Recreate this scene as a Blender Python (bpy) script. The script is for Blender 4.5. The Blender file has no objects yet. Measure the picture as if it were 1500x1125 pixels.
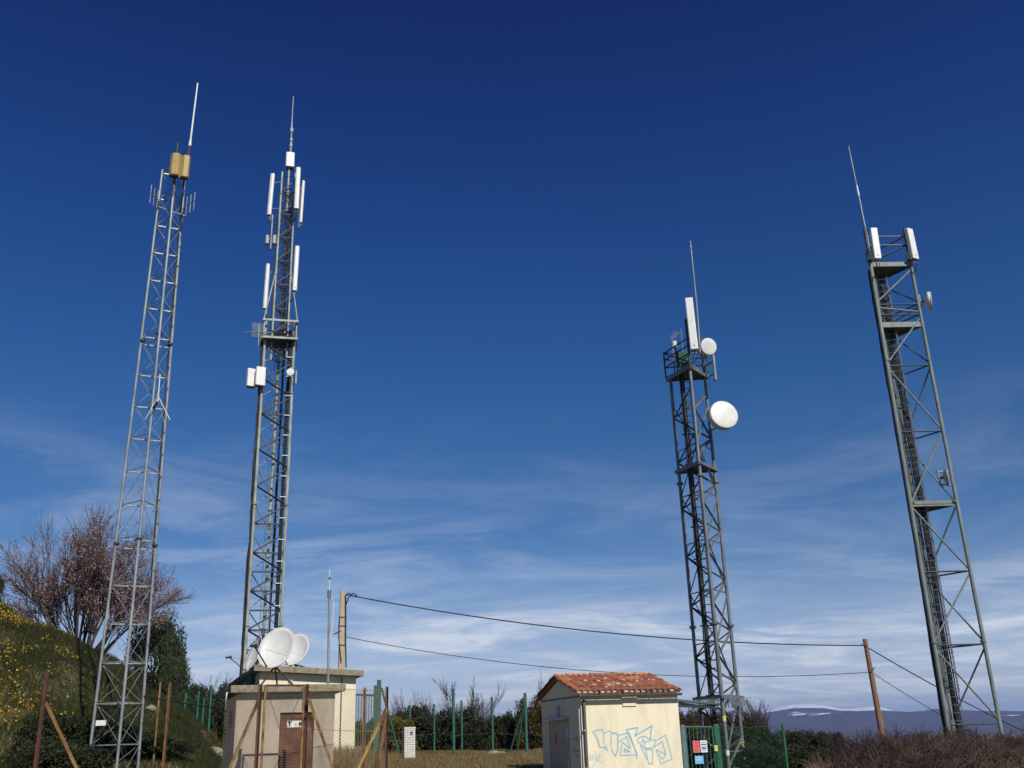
import bpy, math, random
import numpy as np
from mathutils import Matrix, Vector
random.seed(7); rng = np.random.default_rng(7)
SC = bpy.context.scene; COL = SC.collection
R = math.radians
# ------------------------------------------------------------------ camera
FPX, TILT, ROLL, EYE = 1430.0, R(19.8), R(1.8), 1.6
fwd = np.array([0, math.cos(TILT), math.sin(TILT)]); up0 = np.array([0, -math.sin(TILT), math.cos(TILT)]); r0 = np.array([1., 0, 0])
c_right = r0*math.cos(ROLL)-up0*math.sin(ROLL); c_up = up0*math.cos(ROLL)+r0*math.sin(ROLL)
cd = bpy.data.cameras.new('camera'); cam = bpy.data.objects.new('camera', cd); COL.objects.link(cam)
cd.sensor_width = 36; cd.lens = 36*FPX/1500; cd.clip_start = .1; cd.clip_end = 60000
cam.matrix_world = Matrix(((c_right[0], c_up[0], -fwd[0], 0), (c_right[1], c_up[1], -fwd[1], 0), (c_right[2], c_up[2], -fwd[2], EYE), (0, 0, 0, 1)))
SC.camera = cam
SC.render.resolution_x = 1024; SC.render.resolution_y = 768
# ------------------------------------------------------------------ light
SUN_AZ, SUN_EL = 28.0, 40.0      # degrees to the right of straight behind the camera / above the horizon
to_sun = Vector((math.sin(R(SUN_AZ))*math.cos(R(SUN_EL)), -math.cos(R(SUN_AZ))*math.cos(R(SUN_EL)), math.sin(R(SUN_EL))))
sl = bpy.data.lights.new('sun', 'SUN'); sl.energy = 4.6; sl.angle = R(.53); sl.color = (1, .95, .86)
so = bpy.data.objects.new('sun', sl); COL.objects.link(so); so.rotation_euler = to_sun.to_track_quat('Z', 'Y').to_euler(); so.location = (20, -30, 40)
SC.view_settings.view_transform = 'Standard'; SC.view_settings.look = 'None'; SC.view_settings.gamma = 1; SC.view_settings.exposure = 0.0
w = bpy.data.worlds.new('World'); SC.world = w; w.use_nodes = True
nt = w.node_tree; N = nt.nodes; L = nt.links; N.clear()
def nd(t, **k):
    n = N.new(t)
    for a, b in k.items(): setattr(n, a, b)
    return n
def vm(op, a, b=None):
    n = nd('ShaderNodeMath', operation=op)
    for i, v in enumerate((a, b)):
        if v is None: continue
        if isinstance(v, (int, float)): n.inputs[i].default_value = v
        else: L.new(v, n.inputs[i])
    return n.outputs[0]
sky = nd('ShaderNodeTexSky', sky_type='NISHITA'); sky.sun_disc = False; sky.sun_elevation = R(SUN_EL); sky.sun_rotation = R(180-SUN_AZ)
sky.altitude = 300; sky.air_density = 1.0; sky.dust_density = .25; sky.ozone_density = 4.0
tc = nd('ShaderNodeTexCoord'); sep = nd('ShaderNodeSeparateXYZ'); L.new(tc.outputs['Generated'], sep.inputs[0])
ramp = nd('ShaderNodeValToRGB'); els = ramp.color_ramp.elements          # a polarised, deep blue rendering of the clear sky
for k, (z_, c_) in enumerate([(0, (.42, .58, .95)), (.07, (.42, .55, .78)), (.14, (.33, .50, .70)), (.23, (.25, .46, .67)), (.336, (.16, .42, .69)), (.5, (.085, .29, .65)), (.65, (.05, .165, .51)), (1, (.04, .14, .46))]):
    e = els[k] if k < 2 else els.new(z_); e.position = z_; e.color = (*c_, 1)
L.new(sep.outputs[2], ramp.inputs[0])
scl = nd('ShaderNodeMix', data_type='RGBA', blend_type='MULTIPLY'); scl.inputs[0].default_value = 1; L.new(sky.outputs[0], scl.inputs[6]); L.new(ramp.outputs[0], scl.inputs[7])
zc = vm('MAXIMUM', sep.outputs[2], 0.0); zz = vm('ADD', zc, .10)
cmb = nd('ShaderNodeCombineXYZ'); L.new(vm('DIVIDE', sep.outputs[0], zz), cmb.inputs[0]); L.new(vm('DIVIDE', sep.outputs[1], zz), cmb.inputs[1])
mp = nd('ShaderNodeMapping'); mp.inputs['Scale'].default_value = (.62, .95, 1); mp.inputs['Rotation'].default_value = (0, 0, R(-12)); mp.inputs['Location'].default_value = (1.3, .4, 0); L.new(cmb.outputs[0], mp.inputs[0])
nz = nd('ShaderNodeTexNoise'); nz.inputs['Scale'].default_value = 1.5; nz.inputs['Detail'].default_value = 10; nz.inputs['Roughness'].default_value = .66; nz.inputs['Distortion'].default_value = .8; L.new(mp.outputs[0], nz.inputs[0])
nz2 = nd('ShaderNodeTexNoise'); nz2.inputs['Scale'].default_value = .42; nz2.inputs['Detail'].default_value = 3; L.new(mp.outputs[0], nz2.inputs[0])
def mrange(v, a, b, c, d, smooth=True):
    n = nd('ShaderNodeMapRange'); n.interpolation_type = 'SMOOTHSTEP' if smooth else 'LINEAR'
    L.new(v, n.inputs[0])
    for i, x in enumerate((a, b, c, d)): n.inputs[i+1].default_value = x
    return n.outputs[0]
cl = vm('MULTIPLY', mrange(nz.outputs[0], .40, .72, 0, 1.), mrange(nz2.outputs[0], .34, .60, .25, 1))
lowm = mrange(sep.outputs[2], .06, .33, .95, .0)                 # cirrus thins out away from the horizon
cl = vm('MULTIPLY', cl, lowm)
veil = mrange(sep.outputs[2], -.02, .20, .54, 0)                  # milky air close to the horizon
cl = vm('MINIMUM', vm('ADD', cl, veil), .92)
mx = nd('ShaderNodeMix', data_type='RGBA'); L.new(cl, mx.inputs[0]); L.new(scl.outputs[2], mx.inputs[6]); mx.inputs[7].default_value = (7.6, 8.1, 9.0, 1)
bg = nd('ShaderNodeBackground'); bg.inputs[1].default_value = .10; L.new(mx.outputs[2], bg.inputs[0])
wo = nd('ShaderNodeOutputWorld'); L.new(bg.outputs[0], wo.inputs[0])

# ------------------------------------------------------------------ helpers
def ray(px, py): return fwd*FPX+c_right*(px-750)+c_up*(562.5-py)
def P(px, py, Y):
    d = ray(px, py); return np.array([0, 0, EYE])+d*(Y/d[1])
def on_plane(px, py, p0, n):
    d = ray(px, py); o = np.array([0, 0, EYE]); return o+d*(np.dot(np.array(p0)-o, n)/np.dot(d, n))
def proj(p):
    v = np.array(p, float)-np.array([0, 0, EYE]); z = v@fwd; return 750+FPX*(v@c_right)/z, 562.5-FPX*(v@c_up)/z
def sst(t): t = np.clip(t, 0, 1); return t*t*(3-2*t)
GY = [-60, 0, 20, 24, 34, 43, 52, 70, 120, 400, 9000]; GZ = [-.4, 0, .2, .3, .62, .9, .9, -.8, -8, -42, -60]
HA = [-1.6, -.9, -.7, -.523, -.47, -.429, -.39, -.343, -.31, -.286, -.25]; HH = [4.5, 6.6, 6.5, 5.75, 5.25, 4.3, 3.3, 2.2, 1.2, .5, 0]
def ground(x, y):
    x = np.asarray(x, float); y = np.asarray(y, float)
    z = np.interp(y, GY, GZ)
    a = x/np.maximum(y, 8)
    hl = np.interp(a, HA, HH)*sst((y-23)/15)*(1-sst((y-44)/50)); z = z+hl
    z = z+np.minimum(hl, 2.)*.5*(.16*np.sin(1.3*x+.6*y+np.sin(.8*y))+.12*np.sin(1.4*y-1.1*x+2)+.05*np.sin(2.2*x+1.7*y+1))
    z = z+.42*np.exp(-((x+5.4)**2+(y-33.0)**2)/2.)
    z = z-.75*sst((x-2.6)/3.2)*sst((y-16)/10)*(1-sst((y-60)/20))
    near = np.exp(-(y/90)**2)
    return z+near*(.05*np.sin(x*1.3+y*.7)+.04*np.sin(x*.6-y*1.9+1)+.03*np.sin(x*3.1+y*2.3))
def gz(x, y): return float(ground(x, y))

MAT = {}
def mat(name, c, c2=None, rough=.6, metal=0., scale=6., bump=0., bscale=None, island=False, trans=0., detail=6, stretch=None, lo=.35, hi=.68, spec=None, orand=0.):
    if name in MAT: return MAT[name]
    m = bpy.data.materials.new(name); m.use_nodes = True; t = m.node_tree; b = t.nodes['Principled BSDF']
    b.inputs['Roughness'].default_value = rough; b.inputs['Metallic'].default_value = metal
    if spec is not None: b.inputs['Specular IOR Level'].default_value = spec
    c2 = c2 or tuple(x*.72 for x in c)
    g = t.nodes.new('ShaderNodeNewGeometry')
    src = g.outputs['Position']
    if stretch:
        mpn = t.nodes.new('ShaderNodeMapping'); mpn.inputs['Scale'].default_value = stretch; t.links.new(src, mpn.inputs[0]); src = mpn.outputs[0]
    n = t.nodes.new('ShaderNodeTexNoise'); n.inputs['Scale'].default_value = scale; n.inputs['Detail'].default_value = detail; n.inputs['Roughness'].default_value = .62
    t.links.new(src, n.inputs['Vector'])
    rp = t.nodes.new('ShaderNodeValToRGB'); rp.color_ramp.elements[0].position = lo; rp.color_ramp.elements[1].position = hi
    rp.color_ramp.elements[0].color = (*c2, 1); rp.color_ramp.elements[1].color = (*c, 1)
    fac = n.outputs['Fac']
    if island:
        ad = t.nodes.new('ShaderNodeMath'); ad.operation = 'MULTIPLY_ADD'; t.links.new(g.outputs['Random Per Island'], ad.inputs[0]); ad.inputs[1].default_value = .55
        m2 = t.nodes.new('ShaderNodeMath'); m2.operation = 'MULTIPLY'; t.links.new(fac, m2.inputs[0]); m2.inputs[1].default_value = .5
        t.links.new(m2.outputs[0], ad.inputs[2]); fac = ad.outputs[0]
    t.links.new(fac, rp.inputs[0]); t.links.new(rp.outputs[0], b.inputs['Base Color'])
    if orand:
        oi = t.nodes.new('ShaderNodeObjectInfo'); mr = t.nodes.new('ShaderNodeMapRange'); mr.inputs[3].default_value = 1-orand; mr.inputs[4].default_value = 1+orand; t.links.new(oi.outputs['Random'], mr.inputs[0])
        hs = t.nodes.new('ShaderNodeHueSaturation'); t.links.new(mr.outputs[0], hs.inputs['Value']); t.links.new(rp.outputs[0], hs.inputs['Color']); t.links.new(hs.outputs[0], b.inputs['Base Color'])
    if bump:
        n2 = t.nodes.new('ShaderNodeTexNoise'); n2.inputs['Scale'].default_value = bscale or scale*4; n2.inputs['Detail'].default_value = 5; t.links.new(src, n2.inputs['Vector'])
        bp = t.nodes.new('ShaderNodeBump'); bp.inputs['Strength'].default_value = bump; bp.inputs['Distance'].default_value = .03; t.links.new(n2.outputs[0], bp.inputs['Height']); t.links.new(bp.outputs[0], b.inputs['Normal'])
    if trans:
        tr = t.nodes.new('ShaderNodeBsdfTranslucent'); t.links.new(rp.outputs[0], tr.inputs[0])
        ms = t.nodes.new('ShaderNodeMixShader'); ms.inputs[0].default_value = trans; t.links.new(b.outputs[0], ms.inputs[1]); t.links.new(tr.outputs[0], ms.inputs[2])
        t.links.new(ms.outputs[0], t.nodes['Material Output'].inputs[0])
    MAT[name] = m; return m
galv = mat('galvanised_steel', (.34, .37, .37), (.19, .21, .215), .45, .25, 7, stretch=(1, 1, .25))
galv_d = mat('dark_steel', (.06, .068, .072), (.03, .035, .038), .55, .2, 7)
galv_b = mat('pale_grey_paint', (.42, .44, .38), (.20, .215, .185), .5, .0, 6, stretch=(1, 1, .3))
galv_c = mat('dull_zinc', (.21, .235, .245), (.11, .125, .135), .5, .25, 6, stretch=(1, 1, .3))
olive = mat('grey_green_paint', (.215, .25, .225), (.13, .155, .14), .55, .0, 4, stretch=(1, 1, .3))
blackc = mat('black_rubber', (.018, .018, .022), (.01, .01, .012), .6)
white = mat('white_radome', (.80, .80, .76), (.70, .70, .66), .4, 0, 3)
dishw = mat('white_dish_paint', (.70, .70, .67), (.58, .58, .55), .38, 0, 3)
greyp = mat('grey_plastic', (.42, .43, .42), (.33, .34, .33), .5)
beige = mat('ochre_radome', (.42, .31, .10), (.33, .24, .075), .55, 0, 5)
redp = mat('red_oxide', (.16, .03, .02), (.09, .02, .015), .6)
rust = mat('rusty_steel', (.21, .092, .03), (.06, .022, .014), .8, 0, 5, .4, 60, stretch=(1, 1, .5), lo=.4, hi=.62)
rust_y = mat('flaking_ochre_steel', (.31, .19, .06), (.11, .04, .02), .8, 0, 7, .4, 60, stretch=(1, 1, .5), lo=.36, hi=.6)
rust_r = mat('red_rusted_steel', (.12, .038, .024), (.05, .016, .012), .8, 0, 7, .3, 60)
greenp = mat('green_fence_paint', (.035, .14, .095), (.022, .09, .06), .5, 0, 5)
greend = mat('dark_green_paint', (.02, .13, .06), (.015, .085, .04), .45, 0, 5)
plaster = mat('grey_beige_plaster', (.42, .355, .27), (.29, .245, .185), .9, 0, 2., .4, 40, stretch=(1.5, 1.5, .5), lo=.3, hi=.6)
cream = mat('cream_render', (.80, .72, .52), (.66, .585, .42), .9, 0, 1.6, .25, 35, stretch=(1.6, 1.6, .5), lo=.28, hi=.55)
cream2 = mat('pale_yellow_render', (.82, .75, .53), (.72, .65, .46), .9, 0, 1.2, .2, 35)
slabm = mat('mossy_concrete', (.34, .29, .20), (.17, .15, .10), .95, 0, 9, .5, 50)
conc = mat('pole_concrete', (.47, .38, .25), (.38, .30, .20), .9, 0, 3, .3, 40)
wood = mat('weathered_wood', (.27, .145, .075), (.16, .085, .05), .85, 0, 5, .4, 40, stretch=(4, 4, .3))
doorm = mat('rusty_door', (.15, .045, .022), (.065, .022, .014), .75, 0, 3.5, .2, 40, lo=.38, hi=.62)
tile_m = mat('terracotta_tile', (.42, .145, .07), (.24, .085, .05), .85, 0, 5, .4, 40, island=False)
tile_l = mat('lichened_tile', (.52, .36, .16), (.44, .17, .075), .9, 0, 9, .4, 40)
gutter = mat('grey_gutter', (.12, .12, .125), (.085, .085, .09), .5)
mortar = mat('white_mortar', (.72, .68, .60), (.6, .56, .48), .95)
doorg = mat('pale_grey_door', (.40, .37, .31), (.36, .33, .275), .6, 0, 3)
whitep = mat('white_paint', (.78, .78, .74), (.66, .66, .62), .6)
redsign = mat('red_sign', (.62, .07, .07), (.5, .05, .05), .5); pink = mat('faded_red_sign', (.72, .16, .17), (.62, .12, .13), .5)
bluesign = mat('blue_sign', (.18, .50, .82), (.15, .42, .72), .5)
ink = mat('black_ink', (.02, .02, .025), None, .6); inkb = mat('blue_ink', (.06, .13, .40), None, .6)
spray = mat('blue_spray_paint', (.15, .40, .60), (.28, .48, .60), .7, 0, 14)
spray2 = mat('faint_blue_spray', (.36, .50, .58), (.48, .55, .55), .7, 0, 14)
spray3 = mat('navy_spray', (.10, .15, .28), (.17, .2, .28), .7, 0, 14)
brickw = mat('white_brick', (.66, .64, .58), (.56, .54, .49), .85, 0, 7)
rock = mat('limestone', (.36, .33, .28), (.17, .155, .125), .95, 0, 5, .6, 20)
yellowlab = mat('yellow_label', (.75, .72, .18), None, .5)

W = {}
def link(o, parent=None, M=None):
    COL.objects.link(o); M = M or Matrix.Identity(4)
    if parent is not None:
        o.parent = parent; o.matrix_parent_inverse = W[parent].inverted()
    o.matrix_basis = M; W[o] = M
    return o
def tag(o, label=None, cat=None, group=None, kind=None):
    for k, v in (('label', label), ('category', cat), ('group', group), ('kind', kind)):
        if v: o[k] = v
    return o
def thing(name, loc, label, cat, group=None):
    o = bpy.data.objects.new(name, None); o.empty_display_size = .3
    link(o, None, Matrix.Translation(Vector([float(v) for v in loc]))); return tag(o, label, cat, group)
def mesh_np(name, V, F, m, smooth=False):
    V = np.asarray(V, np.float32); F = np.asarray(F, np.int32); k = F.shape[1]
    me = bpy.data.meshes.new(name); me.vertices.add(len(V)); me.vertices.foreach_set('co', V.ravel())
    me.loops.add(F.size); me.loops.foreach_set('vertex_index', F.ravel())
    me.polygons.add(len(F)); me.polygons.foreach_set('loop_start', np.arange(0, F.size, k, dtype=np.int32)); me.polygons.foreach_set('loop_total', np.full(len(F), k, np.int32))
    if smooth: me.polygons.foreach_set('use_smooth', np.ones(len(F), bool))
    me.update(calc_edges=True); me.validate(); me.materials.append(m); return me
def frame(d):
    d = np.asarray(d, float); d = d/np.linalg.norm(d)
    a = np.array([0, 0, 1.]) if abs(d[2]) < .9 else np.array([1., 0, 0])
    u = np.cross(a, d); u /= np.linalg.norm(u); return u, np.cross(d, u), d
class MB:
    def __init__(s): s.v = []; s.f = []; s.sm = []
    def add(s, vs, fs, smooth=False):
        b = len(s.v); s.v += [tuple(float(c) for c in v) for v in vs]; s.f += [tuple(i+b for i in f) for f in fs]; s.sm += [smooth]*len(fs); return s
    def box(s, c, size, ax=None):
        c = np.asarray(c, float); ax = np.eye(3) if ax is None else np.asarray(ax, float); h = np.asarray(size, float)/2
        vs = [c+ax[0]*sx*h[0]+ax[1]*sy*h[1]+ax[2]*sz*h[2] for sx in (-1, 1) for sy in (-1, 1) for sz in (-1, 1)]
        return s.add(vs, [(0, 1, 3, 2), (4, 6, 7, 5), (0, 4, 5, 1), (2, 3, 7, 6), (0, 2, 6, 4), (1, 5, 7, 3)])
    def tube(s, p, q, r, r2=None, n=8, caps=True):
        p = np.asarray(p, float); q = np.asarray(q, float); r2 = r if r2 is None else r2; u, v, d = frame(q-p)
        vs = [c+(u*math.cos(2*math.pi*i/n)+v*math.sin(2*math.pi*i/n))*rr for c, rr in ((p, r), (q, r2)) for i in range(n)]
        s.add(vs, [(i, (i+1) % n, n+(i+1) % n, n+i) for i in range(n)], True)
        if caps: s.add(vs, [tuple(range(n-1, -1, -1)), tuple(range(n, 2*n))])
        return s
    def path(s, pts, r, n=6):
        for a, b in zip(pts[:-1], pts[1:]): s.tube(a, b, r, None, n, True)
        return s
    def lathe(s, c, axis, prof, n=28):      # prof: (radius, distance along axis)
        c = np.asarray(c, float); u, v, d = frame(axis); k = len(prof)
        vs = [c+d*h+(u*math.cos(2*math.pi*i/n)+v*math.sin(2*math.pi*i/n))*r for r, h in prof for i in range(n)]
        return s.add(vs, [(j*n+i, j*n+(i+1) % n, (j+1)*n+(i+1) % n, (j+1)*n+i) for j in range(k-1) for i in range(n)], True)
    def prism(s, poly, ext):                # poly: list of 3D points, ext: extrusion vector
        n = len(poly); ext = np.asarray(ext, float); vs = [np.asarray(p, float) for p in poly]+[np.asarray(p, float)+ext for p in poly]
        return s.add(vs, [tuple(range(n-1, -1, -1)), tuple(range(n, 2*n))]+[(i, (i+1) % n, n+(i+1) % n, n+i) for i in range(n)])
    def build(s, name, m, parent=None, bevel=0):
        V = np.array(s.v); c = (V.min(0)+V.max(0))/2; c[2] = V[:, 2].min()
        me = bpy.data.meshes.new(name); me.from_pydata([tuple(v) for v in V-c], [], s.f); me.polygons.foreach_set('use_smooth', s.sm); me.update(); me.materials.append(m)
        o = bpy.data.objects.new(name, me); link(o, parent, Matrix.Translation(Vector(c)))
        if bevel:
            md = o.modifiers.new('bevel', 'BEVEL'); md.width = bevel; md.segments = 2; md.limit_method = 'ANGLE'
        return o
UNIT = {}
def member(name, p, q, r, m, parent, kind='tube', face=None):
    """one bar between two points: shares one unit mesh per profile and material"""
    key = (m.name, kind)
    if key not in UNIT:
        b = MB()
        if kind == 'tube': b.tube((0, 0, 0), (0, 0, 1), 1, None, 8)
        elif kind == 'flat': b.box((0, 0, .5), (2, .5, 1))
        else:   # angle iron, 12 % thick flanges
            t = .26; pts = [(-1, -1, 0), (1, -1, 0), (1, -1+t, 0), (-1+t, -1+t, 0), (-1+t, 1, 0), (-1, 1, 0)]; b.prism(pts, (0, 0, 1))
        me = bpy.data.meshes.new(name); me.from_pydata(b.v, [], b.f); me.polygons.foreach_set('use_smooth', b.sm); me.update(); me.materials.append(m); UNIT[key] = me
    p = np.asarray(p, float); q = np.asarray(q, float); d = q-p; ln = np.linalg.norm(d); d = d/ln
    if face is not None:
        v = np.asarray(face, float); u = np.cross(v, d); u /= np.linalg.norm(u); v = np.cross(d, u)
    else: u, v, _ = frame(d)
    M = Matrix(((u[0]*r, v[0]*r, d[0]*ln, p[0]), (u[1]*r, v[1]*r, d[1]*ln, p[1]), (u[2]*r, v[2]*r, d[2]*ln, p[2]), (0, 0, 0, 1)))
    return link(bpy.data.objects.new(name, UNIT[key]), parent, M)
def tubes_np(segs, n=4):
    """segs: rows p(3) q(3) r0 r1 -> verts, quads"""
    S = np.asarray(segs, float); p = S[:, 0:3]; q = S[:, 3:6]; d = q-p; d /= np.maximum(np.linalg.norm(d, axis=1, keepdims=True), 1e-9)
    a = np.where(np.abs(d[:, 2:3]) < .9, np.array([[0, 0, 1.]]), np.array([[1., 0, 0]])); u = np.cross(a, d); u /= np.linalg.norm(u, axis=1, keepdims=True); v = np.cross(d, u)
    k = len(S); V = np.zeros((k, 2*n, 3))
    for i in range(n):
        o = u*math.cos(2*math.pi*i/n)+v*math.sin(2*math.pi*i/n); V[:, i] = p+o*S[:, 6:7]; V[:, n+i] = q+o*S[:, 7:8]
    f = np.array([[i, (i+1) % n, n+(i+1) % n, n+i] for i in range(n)]); F = (np.arange(k)[:, None, None]*2*n+f[None]).reshape(-1, 4)
    return V.reshape(-1, 3), F
def leaves_np(C, size, asp=.55, up=0.):
    k = len(C); C = np.asarray(C, float); a = rng.normal(size=(k, 3)); a[:, 2] += up; a /= np.linalg.norm(a, axis=1, keepdims=True); b = rng.normal(size=(k, 3)); b -= a*(a*b).sum(1, keepdims=True); b /= np.linalg.norm(b, axis=1, keepdims=True)
    s = (np.asarray(size)*rng.uniform(.6, 1.35, k))[:, None]; a = a*s; b = b*s*asp
    V = np.stack([C-a, C+b, C+a, C-b], 1).reshape(-1, 3); return V, np.arange(4*k).reshape(-1, 4)
def obj_np(name, V, F, m, parent=None, M=None, smooth=False):
    return link(bpy.data.objects.new(name, mesh_np(name, V, F, m, smooth)), parent, M)

# ------------------------------------------------------------------ ground, mountains
def axis(lo, hi, step, far, n): 
    g = np.geomspace(1, far, n); return np.concatenate([lo-(g[::-1]), np.arange(lo, hi+1e-6, step), hi+g])
gx = axis(-45, 45, .4, 9000, 26); gy = np.concatenate([[-9000, -2000, -400, -100, -40], np.arange(-15, 75, .4), 75+np.geomspace(1, 9000, 26)])
X, Yg = np.meshgrid(gx, gy); Zg = ground(X, Yg); nx, ny = len(gx), len(gy)
ii = (np.arange(ny-1)[:, None]*nx+np.arange(nx-1)[None]).ravel(); F = np.stack([ii, ii+1, ii+nx+1, ii+nx], 1)
soil = mat('dry_grass_soil', (.14, .115, .055), (.045, .055, .018), .95, 0, .9, .8, 14, detail=9)
tag(obj_np('ground', np.stack([X.ravel(), Yg.ravel(), Zg.ravel()], 1), F, soil, smooth=True), kind='structure')
MD = 6000.
rp = [(-900, 1085), (-500, 1080), (-200, 1078), (100, 1075), (400, 1068), (600, 1062), (700, 1057), (735, 1051), (800, 1054), (900, 1055), (1000, 1047), (1050, 1045), (1078, 1041), (1105, 1047), (1140, 1041), (1170, 1036), (1200, 1037), (1225, 1041), (1255, 1042), (1285, 1040), (1335, 1043), (1368, 1039), (1405, 1040), (1440, 1041), (1500, 1047), (1600, 1043), (1800, 1036), (2300, 1030)]
rx = np.array([P(a, b, MD)[0] for a, b in rp]); rz = np.array([P(a, b, MD)[2] for a, b in rp])
mxs = np.linspace(rx[0], rx[-1], 520); mys = np.concatenate([np.linspace(-2600, 0, 44), np.linspace(60, 500, 8)])
def vn(x, y, s, seed):
    r = np.random.default_rng(seed); t = 0
    for k in range(5):
        a = r.uniform(0, 6.28, 4); f = s*2**k; t = t+(np.sin(x*f+a[0]+1.7*np.sin(y*f*.6+a[1]))*np.cos(y*f*1.1+a[2]+np.sin(x*f*.7+a[3])))/2**k
    return t
XX, YY = np.meshgrid(mxs, mys); crest = np.interp(XX, rx, rz)
prof = np.where(YY <= 0, np.clip((YY+2600)/2600, 0, 1)**1.15, 1-.25*(YY/500)**2)
ZZ = -60+(crest+60)*prof+vn(XX, YY, 1/300., 3)*20*np.clip(-YY/900, 0, 1)*(prof > .02)+vn(XX, YY, 1/90., 4)*2.2
ii = (np.arange(len(mys)-1)[:, None]*len(mxs)+np.arange(len(mxs)-1)[None]).ravel(); F = np.stack([ii, ii+1, ii+len(mxs)+1, ii+len(mxs)], 1)
mm = mat('winter_forest_and_snow', (.075, .058, .075), (.035, .03, .042), 1., 0, .012, detail=8)
t = mm.node_tree; b = t.nodes['Principled BSDF']; b.inputs['Specular IOR Level'].default_value = 0
g = t.nodes.new('ShaderNodeNewGeometry'); sp = t.nodes.new('ShaderNodeSeparateXYZ'); t.links.new(g.outputs['Position'], sp.inputs[0])
mpn = t.nodes.new('ShaderNodeMapping'); mpn.inputs['Scale'].default_value = (.5, 1, 3.); t.links.new(g.outputs['Position'], mpn.inputs[0])
n1 = t.nodes.new('ShaderNodeTexNoise'); n1.inputs['Scale'].default_value = .006; n1.inputs['Detail'].default_value = 9; n1.inputs['Roughness'].default_value = .65; t.links.new(mpn.outputs[0], n1.inputs[0])
def tm(op, a, bb):
    n = t.nodes.new('ShaderNodeMath'); n.operation = op
    for i, v in enumerate((a, bb)):
        if isinstance(v, (int, float)): n.inputs[i].default_value = v
        else: t.links.new(v, n.inputs[i])
    return n.outputs[0]
hgt = tm('MULTIPLY', tm('SUBTRACT', sp.outputs[2], 85.), .004)
sn = tm('ADD', hgt, tm('MULTIPLY', tm('SUBTRACT', n1.outputs[0], .5), 2.6))
cr = t.nodes.new('ShaderNodeValToRGB'); cr.color_ramp.elements[0].position = .17; cr.color_ramp.elements[1].position = .23; t.links.new(sn, cr.inputs[0])
mxn = t.nodes.new('ShaderNodeMix'); mxn.data_type = 'RGBA'; old = b.inputs['Base Color'].links[0].from_socket
t.links.new(cr.outputs[0], mxn.inputs[0]); t.links.new(old, mxn.inputs[6]); mxn.inputs[7].default_value = (.88, .9, .94, 1); t.links.new(mxn.outputs[2], b.inputs['Base Color'])
tag(obj_np('mountains', np.stack([XX.ravel(), YY.ravel()+MD, ZZ.ravel()], 1), F, mm, smooth=True), kind='structure')

# snowfields of the higher range just behind
SD = 6700.; sp_ = [(690, 1066), (715, 1054), (735, 1048), (752, 1054), (790, 1062), (1080, 1062), (1105, 1050), (1122, 1041), (1142, 1034.5), (1165, 1030.5), (1190, 1030.5), (1212, 1033), (1234, 1037.5), (1248, 1037), (1268, 1035), (1284, 1033), (1304, 1039), (1330, 1050), (1345, 1056), (1380, 1052), (1430, 1042), (1455, 1038.5), (1480, 1041), (1500, 1043), (1540, 1040), (1600, 1046), (1700, 1050)]
sx_ = np.array([P(a, b_, SD)[0] for a, b_ in sp_]); sz_ = np.array([P(a, b_, SD)[2] for a, b_ in sp_]); xs = np.linspace(sx_[0], sx_[-1], 300); ys = np.linspace(-160, 300, 9); XX, YY = np.meshgrid(xs, ys)
ZZ = -60+(np.interp(XX, sx_, sz_)+60)*(1-np.abs(YY)/700.)+vn(XX, YY, 1/130., 14)*1.2
ii = (np.arange(len(ys)-1)[:, None]*len(xs)+np.arange(len(xs)-1)[None]).ravel(); F = np.stack([ii, ii+1, ii+len(xs)+1, ii+len(xs)], 1)
tag(obj_np('snowy_mountains', np.stack([XX.ravel(), YY.ravel()+SD, ZZ.ravel()], 1), F, mat('mountain_snow', (.88, .90, .94), (.62, .64, .70), .8, 0, .02), smooth=True), kind='structure')

# ------------------------------------------------------------------ lattice masts
def depth_of(p): return float((np.asarray(p, float)-np.array([0, 0, EYE]))@fwd)
def px2m(n, p): return n*depth_of(p)/FPX
class Mast:
    def __init__(s, c, angs, side): s.c = np.asarray(c, float); s.a = angs; s.side = side
    def leg(s, i, z):
        r = s.side(z)/math.sqrt(3); a = s.a[i]; return np.array([s.c[0]+r*math.cos(a), s.c[1]+r*math.sin(a), z])
    def face(s, i, j, z):
        m = (s.leg(i, z)+s.leg(j, z))/2-np.array([s.c[0], s.c[1], z]); return m/np.linalg.norm(m)
def toward(c): return math.atan2(-c[1], -c[0])
def legs(T, root, zs, r, m, fl=.0, fr=2.0, fm=None, first=True):
    out = []
    for i in range(3):
        b = MB(); b.tube(T.leg(i, zs[0]), T.leg(i, zs[-1]), r if np.isscalar(r) else r[i], None, 12); o = b.build('leg', m, root); out.append(o)
        rr = r if np.isscalar(r) else r[i]
        if fl:
            for z in zs[1:-1]:
                f = MB(); d = T.leg(i, z+1)-T.leg(i, z); d /= np.linalg.norm(d); p = T.leg(i, z); f.tube(p-d*fl, p-d*.004, rr*fr, None, 14); f.tube(p+d*.004, p+d*fl, rr*fr, None, 14)
                for k in range(6):
                    a = k*math.pi/3; q = p+np.array([math.cos(a), math.sin(a), 0])*rr*fr*.8; f.tube(q-d*fl*2, q+d*fl*2, .012, None, 5)
                f.build('flange', fm or m, o)
    return out
def ladder(T_pts, root, wdir, width, m, z0, z1, rung=.3, cage=None, r=.018):
    b = MB(); w_ = np.asarray(wdir)*width/2
    for sgn in (-1, 1): b.tube(T_pts(z0)+w_*sgn, T_pts(z1)+w_*sgn, r, None, 6)
    z = z0+.2
    while z < z1:
        p = T_pts(z); b.tube(p-w_, p+w_, r*.7, None, 5); z += rung
    return b.build('ladder', m, root)
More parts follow.
